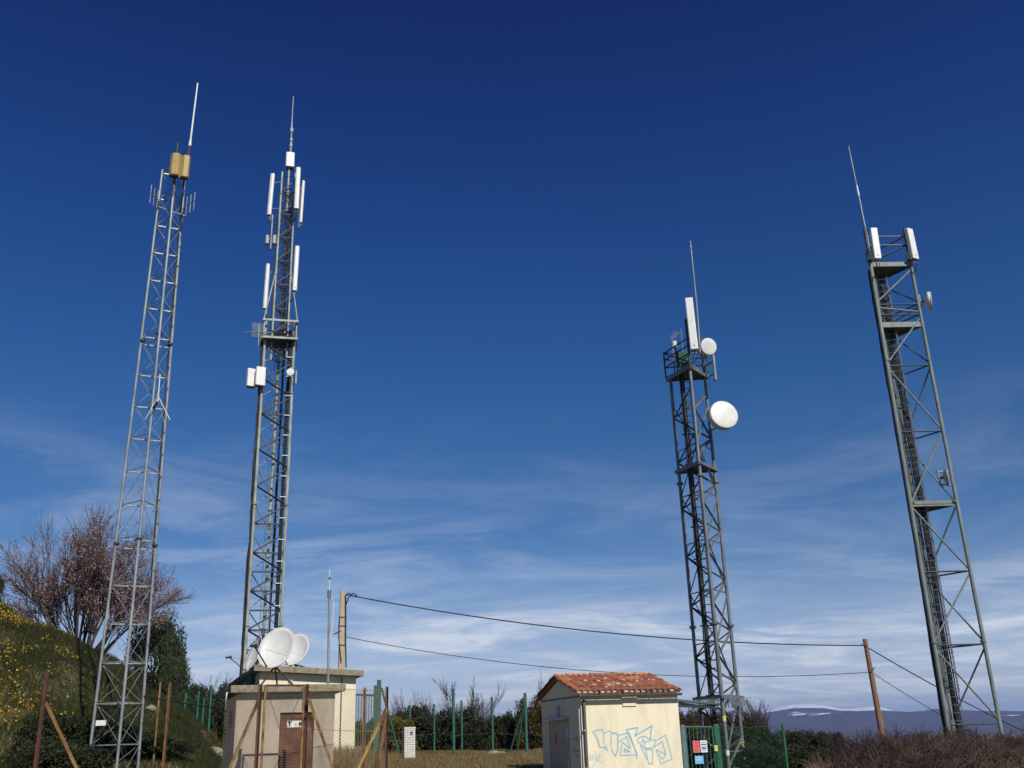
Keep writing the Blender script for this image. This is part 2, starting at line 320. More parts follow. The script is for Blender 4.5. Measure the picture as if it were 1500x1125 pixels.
def cables(pts_fn, root, n, spread, r, m, z0, z1, wig=.02, seed=1, name='cable'):
    rr = random.Random(seed)
    for k in range(n):
        off = np.array([rr.uniform(-1, 1)*spread[0], rr.uniform(-1, 1)*spread[1], 0]); zs = np.arange(z0, z1, .8); b = MB()
        pts = [pts_fn(z)+off+np.array([rr.uniform(-wig, wig), rr.uniform(-wig, wig), 0]) for z in zs]+[pts_fn(z1)+off]
        b.path(pts, r*rr.uniform(.75, 1.2), 6).build(name, m, root)
def box_between(b, p, q, w_, h, upv=(0, 0, 1)):
    p = np.asarray(p, float); q = np.asarray(q, float); d = q-p; ln = np.linalg.norm(d); d = d/ln; s_ = np.cross(d, upv); s_ /= np.linalg.norm(s_); u_ = np.cross(s_, d)
    return b.box((p+q)/2, (ln, w_, h), (d, s_, u_))

# --- mast A: slim galvanised three-legged mast in front of the mound
YA = 26.4; ca = (P(180.3, 990, YA)+P(240.9, 400, YA))/2; ta = toward(ca)
A = Mast(ca, [ta+R(4.5), ta+R(124.5), ta+R(244.5)], lambda z: np.interp(z, [.5, 7, 12.8, 18.6], [1.22, .99, .76, .68]))
rA = thing('lattice_mast', (ca[0], ca[1], gz(ca[0], ca[1])), 'slim silver three legged lattice mast with thin crossed rods beside the flowery mound', 'mast')
zA = [.55, 6.85, 12.83, 18.62]
LA = legs(A, rA, zA, .037, galv, .022, 2.1, galv_d)
MB().prism([A.leg(i, .45) + (A.leg(i, .45)-np.array([ca[0], ca[1], .45]))*.5 for i in range(3)], (0, 0, .16)).build('footing', slabm, rA)
levels = []
for z0, z1 in zip(zA[:-1], zA[1:]): levels += list(np.linspace(z0+.12, z1-.12, 7))
for k, z in enumerate(levels):
    for i, j in ((0, 1), (1, 2), (2, 0)): member('brace', A.leg(i, z), A.leg(j, z), .017, galv, rA, 'angle', A.face(i, j, z))
    if k+1 < len(levels) and levels[k+1]-z > .5:
        z2 = levels[k+1]
        for i, j in ((0, 1), (1, 2), (2, 0)):
            n_ = A.face(i, j, z)*.012
            member('brace', A.leg(i, z)+n_, A.leg(j, z2)+n_, .0065, galv, rA); member('brace', A.leg(j, z)-n_, A.leg(i, z2)-n_, .0065, galv, rA)
b = MB()
for k in range(52):
    z = 1.2+k*.33; p = A.leg(1, z); q = p+np.array([.07*(1 if k % 2 else -1), -.05, 0]); b.tube(p, q, .011, None, 5)
b.build('step_bolts', galv_d, rA)
cables(lambda z: A.leg(1, z)+np.array([-.05, .05, 0]), rA, 2, (.02, .02), .014, blackc, .9, 18, .006, 3)
p = P(148, 1059, YA-.2); MB().box(p, (.27, .012, .13)).build('plate', whitep, rA)
# --- mast B: tall tower behind the flat-roofed buildings
YB = 48.; cb = (P(391, 897, YB)+P(405, 570, YB)+P(419.6, 280, YB))/3; tb = toward(cb); ZBP = float(P(409, 492, YB)[2]); ZBT = float(P(421, 256, YB)[2])
Bm = Mast(cb, [tb-R(60), tb+R(60), tb+R(180)], lambda z: np.interp(z, [0, 6, ZBP], [1.62, 1.54, 1.5]))
Bu = Mast(cb, [tb-R(60), tb+R(60), tb+R(180)], lambda z: np.interp(z, [ZBP-2, ZBT], [.82, .72]))
rB = thing('telecom_tower', (cb[0], cb[1], gz(cb[0], cb[1])), 'tallest lattice tower crowded with white tube antennas behind the flat roofed huts', 'tower')
gB = gz(cb[0], cb[1])
legs(Bm, rB, [gB-.1]+list(np.arange(gB+5.9, ZBP-2, 5.9))+[ZBP+.75], .075, galv_b, .02, 1.7)
legs(Bu, rB, [ZBP-1.5]+[ZBP+3.5, ZBP+8.5]+[ZBT], .055, galv_b, .018, 1.7)
MB().prism([Bm.leg(i, gB-.25)+(Bm.leg(i, gB)-np.array([cb[0], cb[1], gB]))*.6 for i in range(3)], (0, 0, .4)).build('footing', slabm, rB)
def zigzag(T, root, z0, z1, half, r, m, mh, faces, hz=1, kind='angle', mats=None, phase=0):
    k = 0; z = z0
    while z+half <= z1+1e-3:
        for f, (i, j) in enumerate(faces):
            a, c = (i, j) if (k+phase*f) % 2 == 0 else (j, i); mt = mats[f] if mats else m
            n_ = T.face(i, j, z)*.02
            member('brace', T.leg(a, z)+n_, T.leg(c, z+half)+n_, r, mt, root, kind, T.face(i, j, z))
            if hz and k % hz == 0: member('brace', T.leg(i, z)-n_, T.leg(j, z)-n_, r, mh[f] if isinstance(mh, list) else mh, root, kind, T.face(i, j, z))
        z += half; k += 1
FB = ((0, 1), (1, 2), (2, 0))
zz_ = float(P(391, 770, YB)[2])
zigzag(Bm, rB, gB+.2, zz_, .92, .04, galv_d, galv_d, FB[:1], 1, 'angle'); zigzag(Bm, rB, gB+.2, zz_, .92, .02, galv_b, galv_b, FB[1:], 2, 'angle')  # bracing is dark on the front face, paler on the other two
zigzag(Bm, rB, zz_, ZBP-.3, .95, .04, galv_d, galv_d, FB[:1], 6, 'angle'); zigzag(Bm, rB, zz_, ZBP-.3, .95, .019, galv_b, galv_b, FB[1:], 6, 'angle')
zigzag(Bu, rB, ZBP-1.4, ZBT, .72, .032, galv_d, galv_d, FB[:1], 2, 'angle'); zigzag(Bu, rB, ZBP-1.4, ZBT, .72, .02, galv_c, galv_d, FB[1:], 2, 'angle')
rgt = lambda c: np.array([math.sin(-toward(c)) if 0 else -c[1]/-np.hypot(c[0], c[1]), -c[0]/np.hypot(c[0], c[1]), 0])   # unit vector to the viewer's right at c
def vr(c): h = math.hypot(c[0], c[1]); return np.array([c[1]/h, -c[0]/h, 0])
def vt(c): h = math.hypot(c[0], c[1]); return np.array([-c[0]/h, -c[1]/h, 0])
cables(lambda z: Bm.leg(1, z)-vr(cb)*.19+vt(cb)*-.05, rB, 9, (.10, .05), .027, blackc, gB+.3, ZBP+.2, .008, 5)
b = MB()
for z in np.arange(gB+1.5, ZBP-1, 1.07): b.box(Bm.leg(1, z)-vr(cb)*.18+vt(cb)*.05, (.3, .03, .035), (vr(cb), vt(cb), (0, 0, 1)))
b.build('cable_clamps', whitep, rB)
cables(lambda z: Bm.leg(0, z)-vr(cb)*.12-vt(cb)*.05, rB, 6, (.06, .05), .028, blackc, gB+.3, ZBP+.2, .05, 6)
cables(lambda z: Bm.leg(2, z)+vr(cb)*.25+vt(cb)*.1, rB, 4, (.08, .05), .02, blackc, gB+.3, ZBP+.2, .02, 27)
cables(lambda z: Bu.leg(0, z)-vr(cb)*.07-vt(cb)*.08, rB, 2, (.03, .05), .028, blackc, ZBP, ZBT-2.4, .02, 7)
cables(lambda z: Bu.leg(1, z)-vr(cb)*.08-vt(cb)*.08, rB, 2, (.03, .05), .026, blackc, ZBP, ZBT-2., .02, 8)
ladder(lambda z: Bm.leg(2, z)+vt(cb)*.12, rB, vr(cb), .4, galv_c, gB+.5, ZBP, .3, r=.012)
ladder(lambda z: Bu.leg(2, z)+vt(cb)*.1, rB, vr(cb), .3, galv_d, ZBP, ZBT-.3, .3, r=.01)
cables(lambda z: np.array([cb[0], cb[1], z])+vr(cb)*.08, rB, 5, (.12, .12), .025, blackc, ZBP-.5, ZBT-1.2, .02, 17)
# platform collar of B: two square rings with posts and stays
ex, ey, ez = vr(cb), -vt(cb), np.array([0, 0, 1.])
zr1, zr2 = float(P(408, 478, YB)[2]), float(P(408, 503, YB)[2]); hw, hd = .92, .8; cc = np.array([cb[0], cb[1], 0])
for zr in (zr1, zr2):
    b = MB()
    for s1 in (-1, 1):
        box_between(b, cc+ex*-hw+ey*s1*hd+ez*zr, cc+ex*hw+ey*s1*hd+ez*zr, .07, .11)
        box_between(b, cc+ex*s1*(hw-.04)+ey*-(hd-.04)+ez*(zr-.06), cc+ex*s1*(hw-.04)+ey*(hd-.04)+ez*(zr-.06), .07, .11)
    b.build('platform_ring', galv_b, rB)
for s1 in (-1, 1):
    for s2 in (-1, 1): member('platform_post', cc+ex*s1*(hw-.09)+ey*s2*(hd-.09)+ez*(zr2-.1), cc+ex*s1*(hw-.09)+ey*s2*(hd-.09)+ez*(zr1+.12), .05, galv_b, rB)
    member('stay', cc+ex*s1*(hw-.05)-ey*(hd-.05)+ez*zr1, Bu.leg(0 if s1 < 0 else 1, zr1+3.2), .035, galv_b, rB)
b = MB(); b.box(cc+ez*(zr2-.02), (hw*2-.2, hd*2-.2, .03), (ex, ey, ez)); b.build('deck', galv_d, rB)
member('brace', cc-ex*hw-ey*(hd+.02)+ez*(zr2+.05), cc+ex*hw-ey*(hd+.02)+ez*(zr1-.05), .035, galv_d, rB, 'angle', vt(cb))
# --- tower C: three-legged tower with two platforms
YC = 39.; cC = (P(1043.6, 917, YC)+P(1009.8, 560, YC))/2; tC = toward(cC); zc1, zc0 = float(P(1010, 548, YC)[2]), gz(cC[0], cC[1])
C = Mast(cC, [tC+R(6), tC+R(126), tC+R(246)], lambda z: 1.46)
rC = thing('telecom_tower', (cC[0], cC[1], zc0), 'grey tower with a ring of spikes and a caged top platform by the green gate', 'tower')
zfl = [float(P(1044, 916, YC)[2]), float(P(1018, 704, YC)[2])]
legs(C, rC, [zc0-.15]+zfl+[zc1+.1], .07, galv_c, .035, 2.0)
MB().prism([C.leg(i, zc0-.3)+(C.leg(i, zc0)-np.array([cC[0], cC[1], zc0]))*.6 for i in range(3)], (0, 0, .4)).build('footing', slabm, rC)
FC = ((0, 1), (1, 2), (2, 0))
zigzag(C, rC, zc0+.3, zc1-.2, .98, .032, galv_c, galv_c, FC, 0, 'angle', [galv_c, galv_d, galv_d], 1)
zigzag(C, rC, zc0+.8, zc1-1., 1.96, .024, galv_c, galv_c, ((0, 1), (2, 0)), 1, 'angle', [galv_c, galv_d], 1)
exC, eyC = vr(cC), -vt(cC); oC = np.array([cC[0], cC[1], 0])
ladder(lambda z: oC-exC*.13+eyC*.05+ez*z, rC, (exC+eyC)/1.414, .42, galv_d, zc0+.9, zc1+.5, .3, r=.024)
cables(lambda z: oC-exC*.29+eyC*.05+ez*z, rC, 9, (.10, .06), .03, blackc, zc0+1.6, zc1, .012, 9)
b = MB()
for z in np.arange(zc0+1.5, zc1, 1.3): b.box(oC-exC*.25+eyC*.10+ez*z, (.5, .04, .05), (exC, eyC, ez))
b.build('cable_clamps', galv_d, rC)
def tri_platform(T, root, z, m, mb, grow=1.25, beam=.16, c=None):
    cc_ = np.array([T.c[0], T.c[1], z]); pts = [cc_+(T.leg(i, z)-cc_)*grow for i in range(3)]
    MB().prism([p-np.array([0, 0, .05]) for p in pts], (0, 0, .05)).build('deck', m, root)
    for i in range(3):
        b_ = MB(); p, q = pts[i], pts[(i+1) % 3]; d = (q-p)/np.linalg.norm(q-p); box_between(b_, p+d*.03, q-d*.03, .05, beam); b_.build('edge_beam', mb, root)
    return pts
zpm = float(P(1022, 686, YC)[2])
tri_platform(C, rC, zpm, galv_d, galv_c, 1.22, .14)
top = tri_platform(C, rC, zc1, galv_d, galv_c, 1.25, .2)
for p in [top[1], top[2], top[0], (top[2]+top[0])/2, (top[1]+top[2])/2]: member('rail_post', p+ez*.05, p+ez*1.25, .035, galv_d, rC)
for h in (.55, .9, 1.22):
    for i in range(3):
        if h > .6 or i != 0: member('rail', top[i]+ez*h, top[(i+1) % 3]+ez*h, .03, galv_d, rC)
MB().box(oC+exC*-.2+eyC*.1+ez*(zc1+.75), (.5, .4, .5), (exC, eyC, ez)).build('equipment_box', greend, rC, .02)
member('rail', top[2]+ez*1.2, top[0]+ez*.15, .03, galv_d, rC)
member('upright', (top[2]*.55+top[1]*.45)+ez*.1, (top[2]*.55+top[1]*.45)+ez*2.3, .035, galv_c, rC); member('upright', (top[2]*.78+top[1]*.22)+ez*.1, (top[2]*.78+top[1]*.22)+ez*1.95, .03, galv_c, rC)
pU = (top[2]*.78+top[1]*.22)+ez*1.9; member('cross_arm', pU, (top[2]*.55+top[1]*.45)+ez*2.15, .018, galv_c, rC)
# spike collar
zs_ = float(P(1055, 1022, YC)[2]); pts = [oC+ez*zs_+(C.leg(i, zs_)-oC-ez*zs_)*1.3 for i in range(3)]
b = MB()
for i in range(3):
    p, q = pts[i], pts[(i+1) % 3]; b2 = MB(); box_between(b2, p, q, .07, .10); b2.build('collar_beam', galv_c, rC); m_ = (p+q)/2-oC-ez*zs_; m_ /= np.linalg.norm(m_)
    for k in range(1, 14):
        s_ = p+(q-p)*k/14; b.tube(s_-m_*.1+ez*.08, s_+m_*.38-ez*.34, .014, None, 5)
b.build('spikes', galv_c, rC)
for i, (px, py, mt) in enumerate(((1064, 1102, whitep), (1088, 1091, yellowlab), (1057, 1053, yellowlab))):
    d = C.leg(0 if px < 1070 else 1, P(px, py, YC)[2]); MB().tube(d-ez*.09, d+ez*.09, .0725, None, 12).build('label_band', mt, rC)
# --- tower D: big grey-green tower on the right
YD = 41.; cD0 = P(1409, 1022, YD); cD = np.array([cD0[0], cD0[1]]); tD = toward(cD); gD = gz(*cD); zd1 = float(P(1310, 392, YD)[2])
D = Mast(cD, [tD-R(35), tD+R(85), tD+R(205)], lambda z: np.interp(z, [2, 5, 9.5, 20], [2.08, 1.98, 1.82, 1.86]))    # front-left, right, back-left
rD = thing('telecom_tower', (cD[0], cD[1], gD), 'broad grey green tower with heavy tube legs rising out of brown brambles', 'tower')
zfD = [float(P(1440, 941, YD)[2]), float(P(1395, 738, YD)[2]), float(P(1352, 533, YD)[2])]
legs(D, rD, [gD-.1]+zfD+[zd1], [.09, .078, .08], olive, .03, 1.5)
for i in range(3):
    p = D.leg(i, gD); MB().box(p+ez*.1, (.8, .8, .6)).build('footing', whitep if i == 1 else slabm, rD, .03)
exD, eyD = vr(cD), -vt(cD); oD = np.array([cD[0], cD[1], 0])
nodes = [zfD[0]-.1-3, zfD[0]-.1, (zfD[0]+zfD[1])/2-.05, zfD[1]-.1, (zfD[1]+zfD[2])/2-.1, zfD[2]-.25, zfD[2]+2.2, zd1-2.1, zd1-.2]
for k, z in enumerate(nodes):
    for (i, j) in ((0, 1), (1, 2), (2, 0)):
        if z > gD+.4: member('brace', D.leg(i, z), D.leg(j, z), .034, galv_d if (i, j) != (2, 0) else olive, rD)
    if k+1 < len(nodes):
        z2 = nodes[k+1]; lo_ = max(z, gD+.3)
        a, c = (0, 1) if k % 2 else (1, 0); member('brace', D.leg(a, lo_+.12), D.leg(c, z2-.15), .04, olive, rD)
        a, c = (2, 1) if k % 2 == 0 else (1, 2); member('brace', D.leg(a, lo_+.12), D.leg(c, z2-.15), .036, olive, rD)
        a, c = (2, 0) if k % 2 == 0 else (0, 2); member('brace', D.leg(a, lo_+.12), D.leg(c, z2-.15), .034, galv_d, rD)
for zp in (float(P(1370, 741, YD)[2]), float(P(1325, 482, YD)[2]), zd1-.1):
    tri_platform(D, rD, zp, galv_d, olive, 1.0, .24)
lp = lambda z: D.leg(0, z)*.62+D.leg(1, z)*.16+D.leg(2, z)*.22+exD*.03
ladder(lambda z: lp(z), rD, exD, .46, galv_c, gD+.4, zd1-.6, .3, r=.02)
b = MB()
for z in np.arange(gD+2.6, zd1-1, .75):
    c_ = lp(z); pr = [c_+exD*.27*math.cos(a)*1.0+eyD*(.05+.55*math.sin(a)) for a in np.linspace(0, math.pi, 7)]; b.path(pr, .014, 4)
for a in np.linspace(.0, math.pi, 4): b.tube(lp(gD+2.6)+exD*.27*math.cos(a)+eyD*(.05+.55*math.sin(a)), lp(zd1-1)+exD*.27*math.cos(a)+eyD*(.05+.55*math.sin(a)), .014, None, 4)
b.build('ladder_cage', galv_c, rD)
cables(lambda z: D.leg(0, z)-exD*.14+eyD*.15, rD, 6, (.05, .06), .03, blackc, gD+.4, zd1-.3, .02, 11)
cables(lambda z: lp(z)+exD*.02+eyD*.3, rD, 9, (.15, .05), .03, blackc, gD+.4, zd1-.3, .012, 12)

# ------------------------------------------------------------------ antennas
def rrect(c, u, v, w_, d, n=4, rad=.35):
    r = min(w_, d)*rad; pts = []
    for sx, sy, a0 in ((1, 1, 0), (-1, 1, 90), (-1, -1, 180), (1, -1, 270)):
        for k in range(n): a = R(a0+90*k/(n-1)); pts.append(c+u*(sx*(w_/2-r)+r*math.cos(a))+v*(sy*(d/2-r)+r*math.sin(a)))
    return pts
def panel(name, label, cat, t, bt, Y, wpx, d, az, m, att, fr=(.18, .82), group=None, rad=.35, cone=0, mount=True):
    """upright radome between two picture points in the plane Y; att(z) gives the steel it is bolted to"""
    T_ = P(*t, Y); B_ = P(*bt, Y); w_ = px2m(wpx, (T_+B_)/2); ax = T_-B_; ln = np.linalg.norm(ax); ax /= ln
    nrm = np.array([math.sin(R(az)), -math.cos(R(az)), 0]); u = np.cross(ax, nrm); u /= np.linalg.norm(u); v = np.cross(ax, u)
    root = thing(name, B_, label, cat, group); b = MB(); pl = rrect(B_, u, v, w_, d, 4, rad); b.prism(pl, ax*ln); o = b.build('radome', m, root, .012); lb = MB(); lb.box(B_+ax*.16+nrm*(d/2+.002), (w_*.3, .004, .07), (u, nrm, ax)); lb.build('label_plate', greyp, o)
    e = MB(); e.prism(rrect(B_-ax*.05, u, v, w_*.8, d*.8, 4, rad), ax*.05); e.build('end_cap', galv_d, root)
    for k in (-1, 1):
        b = MB(); b.tube(B_-ax*.16+u*w_*.2*k, B_-ax*.05+u*w_*.2*k, .02, None, 6); b.build('connector', greyp, root)
    q_ = att(B_[2]-.5)
    for k in (-1, 1):
        a_ = B_-ax*.16+u*w_*.2*k; MB().path([a_, a_-ez*.22+(q_-a_)*.1, a_-ez*.42+(q_-a_)*np.array([.4, .4, 0]), a_*np.array([.2, .2, 0])+q_*np.array([.8, .8, 0])+ez*(a_[2]-.4), np.array([q_[0], q_[1], a_[2]-.25])+vt(B_)*.03], .016, 5).build('feeder_cable', blackc, root)
    if mount:
        back = -nrm*(d/2+.07); pp = MB(); pp.tube(B_-ax*.25+back, T_-ax*ln*.1+back, .03, None, 8); pp.build('mounting_pipe', galv_b, root)
        for f in fr:
            p = B_+ax*ln*f; q = att(p[2]); member('bracket', p-nrm*d*.45, p+back, .03, galv_b, root); member('bracket', p+back, q, .026, galv_b, root)
    return root
def dish(name, label, px, py, Y, dpx, nrm, m, att, drum=.3, group=None, rim=None, backm=greyp, asp=None):
    c = P(px, py, Y); rad = px2m(dpx, c)/2; nrm = np.asarray(nrm, float); nrm /= np.linalg.norm(nrm)
    root = thing(name, c-nrm*rad*drum-np.array([0, 0, rad]), label, 'dish antenna', group)
    b = MB(); b.lathe(c, nrm, [(0, .06*rad), (rad*.5, .05*rad), (rad*.93, .02*rad), (rad, 0), (rad, -rad*drum), (rad*.86, -rad*drum-rad*.05), (rad*.3, -rad*(drum+.3)), (0, -rad*(drum+.32))], 36); b.build('radome' if drum > .1 else 'reflector', m, root)
    b = MB(); b.lathe(c, nrm, [(rad*1.012, -.03*rad), (rad*1.012, -.09*rad), (rad*.97, -.09*rad)], 36); b.build('rim_band', backm, root)
    b = MB(); hub = c-nrm*rad*(drum+.28); b.tube(hub, hub-nrm*.22, .06, None, 10); b.build('hub', backm, root)
    q = att(hub[2]); pp = MB(); pe = hub-nrm*.18; pp.tube(pe-ez*.35, pe+ez*.35, .04, None, 8); pp.build('mounting_pipe', galv_b, root)
    member('bracket', pe-ez*.28, q-ez*.28, .032, galv_b, root); member('bracket', pe+ez*.28, q+ez*.28, .032, galv_b, root)
    return root
def whip(name, label, pts, Y, radii, m, cat='antenna', lumps=(), att=None, group=None):
    W_ = [P(*p, Y) for p in pts]; root = thing(name, W_[0], label, cat, group)
    for k in range(len(W_)-1):
        b = MB(); b.tube(W_[k], W_[k+1], radii[k], radii[k]*.8, 8); b.build('rod' if k else 'base_tube', m[k] if isinstance(m, list) else m, root)
    for px, py, r_, h_ in lumps:
        p = P(px, py, Y); b = MB(); b.tube(p-ez*h_/2, p+ez*h_/2, r_, None, 10); b.build('collar', greyp, root)
    if att is not None:
        for q, p in att: member('bracket', p, q, .022, galv_b, root)
    return root
# mast A
def hexbox(label, px, py, hpx, wpx, Y, rz, att):
    B_ = P(px, py+hpx/2, Y); h = px2m(hpx, B_)*1.1; w_ = px2m(wpx, B_); root = thing('sector_antenna', B_, label, 'antenna')
    def ring(s_): return [B_+np.array([math.cos(a+rz)*w_*s_*.56, math.sin(a+rz)*w_*s_*.42, 0]) for a in np.arange(6)*math.pi/3]
    MB().prism(ring(1), (0, 0, h)).build('radome', beige, root, .015); b = MB(); b.prism([p-ez*.03 for p in ring(.86)], (0, 0, .03)); b.build('end_cap', rust_r, root)
    for f in (.25, .75): member('bracket', B_+ez*h*f, att(B_[2]+h*f), .02, galv_d, root)
mastA_top = lambda z: np.array([ca[0]+.05, ca[1]-.28, z])
pm = MB(); pm.tube(A.leg(0, 17.4)+np.array([0.0, -.05, 0]), np.array([*A.leg(0, 17.4)[:2], 19.3])+np.array([0.0, -.05, 0]), .03, None, 8); pm.build('top_pole', galv_d, rA)
attA = lambda z: np.array([*A.leg(0, 17.4)[:2], z])+np.array([0, -.05, 0])
hexbox('ochre hexagonal antenna box farther from the white whip on the slim mast', 255, 241, 33, 14, YA-.55, .2, attA)
hexbox('ochre hexagonal antenna box next to the white whip on the slim mast', 269.5, 244, 33, 13, YA-.50, .5, attA)
whip('whip_antenna', 'white whip antenna on a dark red tube atop the slim silver mast', [(268, 275), (278, 214), (279, 206), (289.5, 122)], YA, [.032, .05, .032], [redp, dishw, dishw], att=[(A.leg(1, 18.2), P(270.5, 260, YA)), (A.leg(1, 17.8), P(269, 270, YA))])
def yagi(label, els, boom, att, Y):
    root = thing('yagi_antenna', P(*boom[0], Y), label, 'antenna', None); p, q = P(*boom[0], Y), P(*boom[1], Y); member('boom', p, q, .018, galv_d, root)
    for i, (x, y, h) in enumerate(els):
        c = p+(q-p)*(i/(len(els)-1)*.8+.1); hh = px2m(h, c)/2; member('element', c-ez*hh, c+ez*hh, .012, galv, root); 
    member('bracket', q, att, .022, galv, root); return root
yagi('small yagi antenna of upright rods on the mound side of the slim mast', [(221, 285, 30), (225, 284, 30), (229, 288, 30)], [(219.5, 283), (232, 293)], A.leg(2, P(234, 302, YA)[2]), YA-.25)
yagi('small yagi antenna of upright rods on the hut side of the slim mast', [(275, 297, 30), (280, 297, 30), (284, 295, 30)], [(286, 294), (272, 302)], A.leg(1, P(266, 308, YA)[2]), YA-.25)
member('cross_arm', A.leg(2, P(234, 303, YA)[2])-vr(ca)*.05+vt(ca)*.06, A.leg(1, P(266, 309, YA)[2])+vr(ca)*.12+vt(ca)*.06, .022, galv, rA)
root = thing('ground_plane_antenna', P(231, 590, YA-.75), 'white stick antenna with drooping radials halfway up the slim mast', 'antenna')
c = P(231.5, 583, YA-.75); b = MB(); b.tube(c-ez*.12, c+ez*.1, .035, None, 10); b.build('base_tube', greyp, root); member('rod', c+ez*.1, P(234.5, 548, YA-.75), .016, dishw, root)
for q in ((213, 614), (249, 615), (222, 606), (242, 626)): member('radial', c+ez*.05, P(*q, YA-.75+(.25 if q[0] in (222, 242) else 0)), .011, dishw, root)
member('bracket', c-ez*.08, A.leg(0, c[2]-.35), .025, galv_d, root); member('bracket', c-ez*.02, A.leg(0, c[2]-.25), .02, galv_d, root)
# tower B
aB0 = lambda z: Bu.leg(0, z); aB1 = lambda z: Bu.leg(1, z)
panel('tube_antenna', 'white tube antenna on two arms at the top, mound side of the tallest tower', 'antenna', (399.5, 255), (394, 315), YB-.4, 6.6, .2, -20, white, aB0, rad=.48)
panel('tube_antenna', 'fatter white tube antenna just under the white box of the tallest tower', 'antenna', (437, 246), (434, 306), YB-.6, 7.2, .22, 10, white, aB1, rad=.48)
panel('tube_antenna', 'thin white tube antenna outermost at the top of the tallest tower', 'antenna', (444.8, 265), (440.6, 326), YB+.3, 4.2, .14, 60, white, aB1, rad=.48)
panel('tube_antenna', 'white tube antenna above the platform, hut gable side of the tallest tower', 'antenna', (435.5, 361), (431.5, 426), YB-.3, 6.8, .2, 20, white, aB1, rad=.48)
panel('tube_antenna', 'white tube antenna above the wire grid antenna on the tallest tower', 'antenna', (392.6, 387), (387.6, 452), YB-.2, 6., .19, -25, white, aB0, rad=.48)
rt = thing('amplifier_unit', P(392, 362, YB-.4), 'pair of small grey amplifier cylinders below the top tube of the tallest tower', 'amplifier')
for x in (391, 401.5):
    p = P(x, 357, YB-.4); b = MB(); b.tube(p, p+ez*.5, .1, None, 12); b.build('housing', greyp, rt); b = MB(); b.tube(p-ez*.08, p, .075, None, 10); b.build('end_cap', blackc, rt)
p = P(396.5, 362, YB-.4); member('mounting_pipe', p-ez*.1, p+ez*2.0, .035, galv_b, rt); member('bracket', P(391, 350, YB-.4), P(402, 350, YB-.4), .03, galv_b, rt); member('bracket', p+ez*.35, aB0(p[2]+.35), .03, galv_b, rt)
for k, dx in enumerate((-3, 3)):
    pts = [P(396.5+dx*1.6, 357, YB-.4)+vt(cb)*0, P(396.5+dx*1.9, 364, YB-.4), P(396.5+dx*.5, 366, YB-.4), P(397, 360, YB-.4)]; MB().path(pts, .02, 5).build('cable', blackc, rt)
T_ = P(425.5, 225, YB); root = thing('box_antenna', P(425, 247, YB), 'white box antenna on the mast head under the tall spire of the tallest tower', 'antenna')
p0, p1 = P(424.6, 246, YB), P(425.4, 225.5, YB); u = vr(cb); v = vt(cb); MB().prism(rrect(p0, u, v, px2m(12.5, p0), .42, 4, .2), p1-p0).build('radome', white, root, .012); MB().prism(rrect(p0-ez*.06, u, v, px2m(10, p0), .34, 4, .2), (0, 0, .06)).build('end_cap', rust_r, root)
b = MB(); b.tube(np.array([cb[0], cb[1], ZBT-2.4]), np.array([cb[0], cb[1], p0[2]+.1]), .06, None, 10); b.build('top_pole', galv_b, rB)
for zq in (ZBT-2.2, ZBT-.15):
    for i in range(3): member('pole_bracket', np.array([cb[0], cb[1], zq]), Bu.leg(i, zq), .03, galv_d, rB)
whip('spire_antenna', 'stepped grey spire antenna rising from the white box on the tallest tower', [(425.6, 226), (427.2, 190), (427.6, 178), (429.8, 141)], YB, [.06, .05, .032], [galv_b, greyp, galv], lumps=[(427.2, 191, .1, .25), (426.6, 205, .09, .15), (426.2, 213, .09, .18)])
root = thing('grid_antenna', P(372, 495, YB-.9), 'flat wire grid antenna with a forward boom beside the platform', 'antenna')
c = P(378.5, 483.5, YB-.9); gw, gh = px2m(18, c), px2m(22, c); segs = []
for k in range(13): s_ = -.5+k/12; segs.append([*(c+ex*s_*gw-ez*gh/2), *(c+ex*s_*gw+ez*gh/2), .008, .008]); segs.append([*(c-ex*gw/2+ez*s_*gh), *(c+ex*gw/2+ez*s_*gh), .008, .008])
V, F = tubes_np(segs, 4); tag(obj_np('wire_grid', V, F, galv, root), kind='stuff'); member('boom', P(357.5, 486, YB-.9), P(400, 487, YB-.9), .022, galv, root); member('mounting_pipe', P(378.5, 506, YB-.88), P(379.5, 474, YB-.88), .028, galv, root)
member('bracket', P(378.5, 503.5, YB-.88), cc-ex*hw-ey*hd+ez*zr2, .028, galv_b, root)
def flatbox(label, x0, x1, y0, y1, Y, att, tilt=0):
    p = P((x0+x1)/2, y1, Y); w_ = px2m(x1-x0, p); h = float(P((x0+x1)/2, y0, Y)[2]-p[2]); root = thing('box_antenna', p, label, 'antenna')
    u_ = ex*math.cos(tilt)+ey*math.sin(tilt); v_ = np.cross(ez, u_); MB().prism(rrect(p, u_, v_, w_, .28, 4, .18), (0, 0, h)).build('radome', white, root, .01); MB().prism(rrect(p-ez*.05, u_, v_, w_*.85, .22, 4, .18), (0, 0, .05)).build('end_cap', rust_r, root)
    for f in (.25, .75): member('bracket', p+ez*h*f, att(p[2]+h*f), .035, galv_d, root)
aL = lambda z: Bm.leg(0, z)
flatbox('outer of two white flat box antennas below the platform of the tallest tower', 360.5, 374, 541, 566.5, YB-.75, aL, .35); flatbox('inner of two white flat box antennas against the leg of the tallest tower', 373.5, 387.5, 538.5, 565, YB-.95, aL, .25)
dish('dish_antenna', 'tiny white round dish below the platform of the tallest tower', 425.2, 545, YB-.95, 11, (.15, -1, -.1), white, lambda z: Bm.leg(1, z), .4)
root = thing('pipe_mount', P(433.5, 562, YB-.6), 'short outrigger pipe with end plates beside the tiny dish', 'bracket'); member('pipe', P(433, 562, YB-.6), P(434, 543, YB-.6), .05, galv_b, root)
for y in (546, 559): member('arm', P(433.4, y, YB-.6), Bm.leg(1, P(433, y, YB-.6)[2]), .035, galv_b, root)
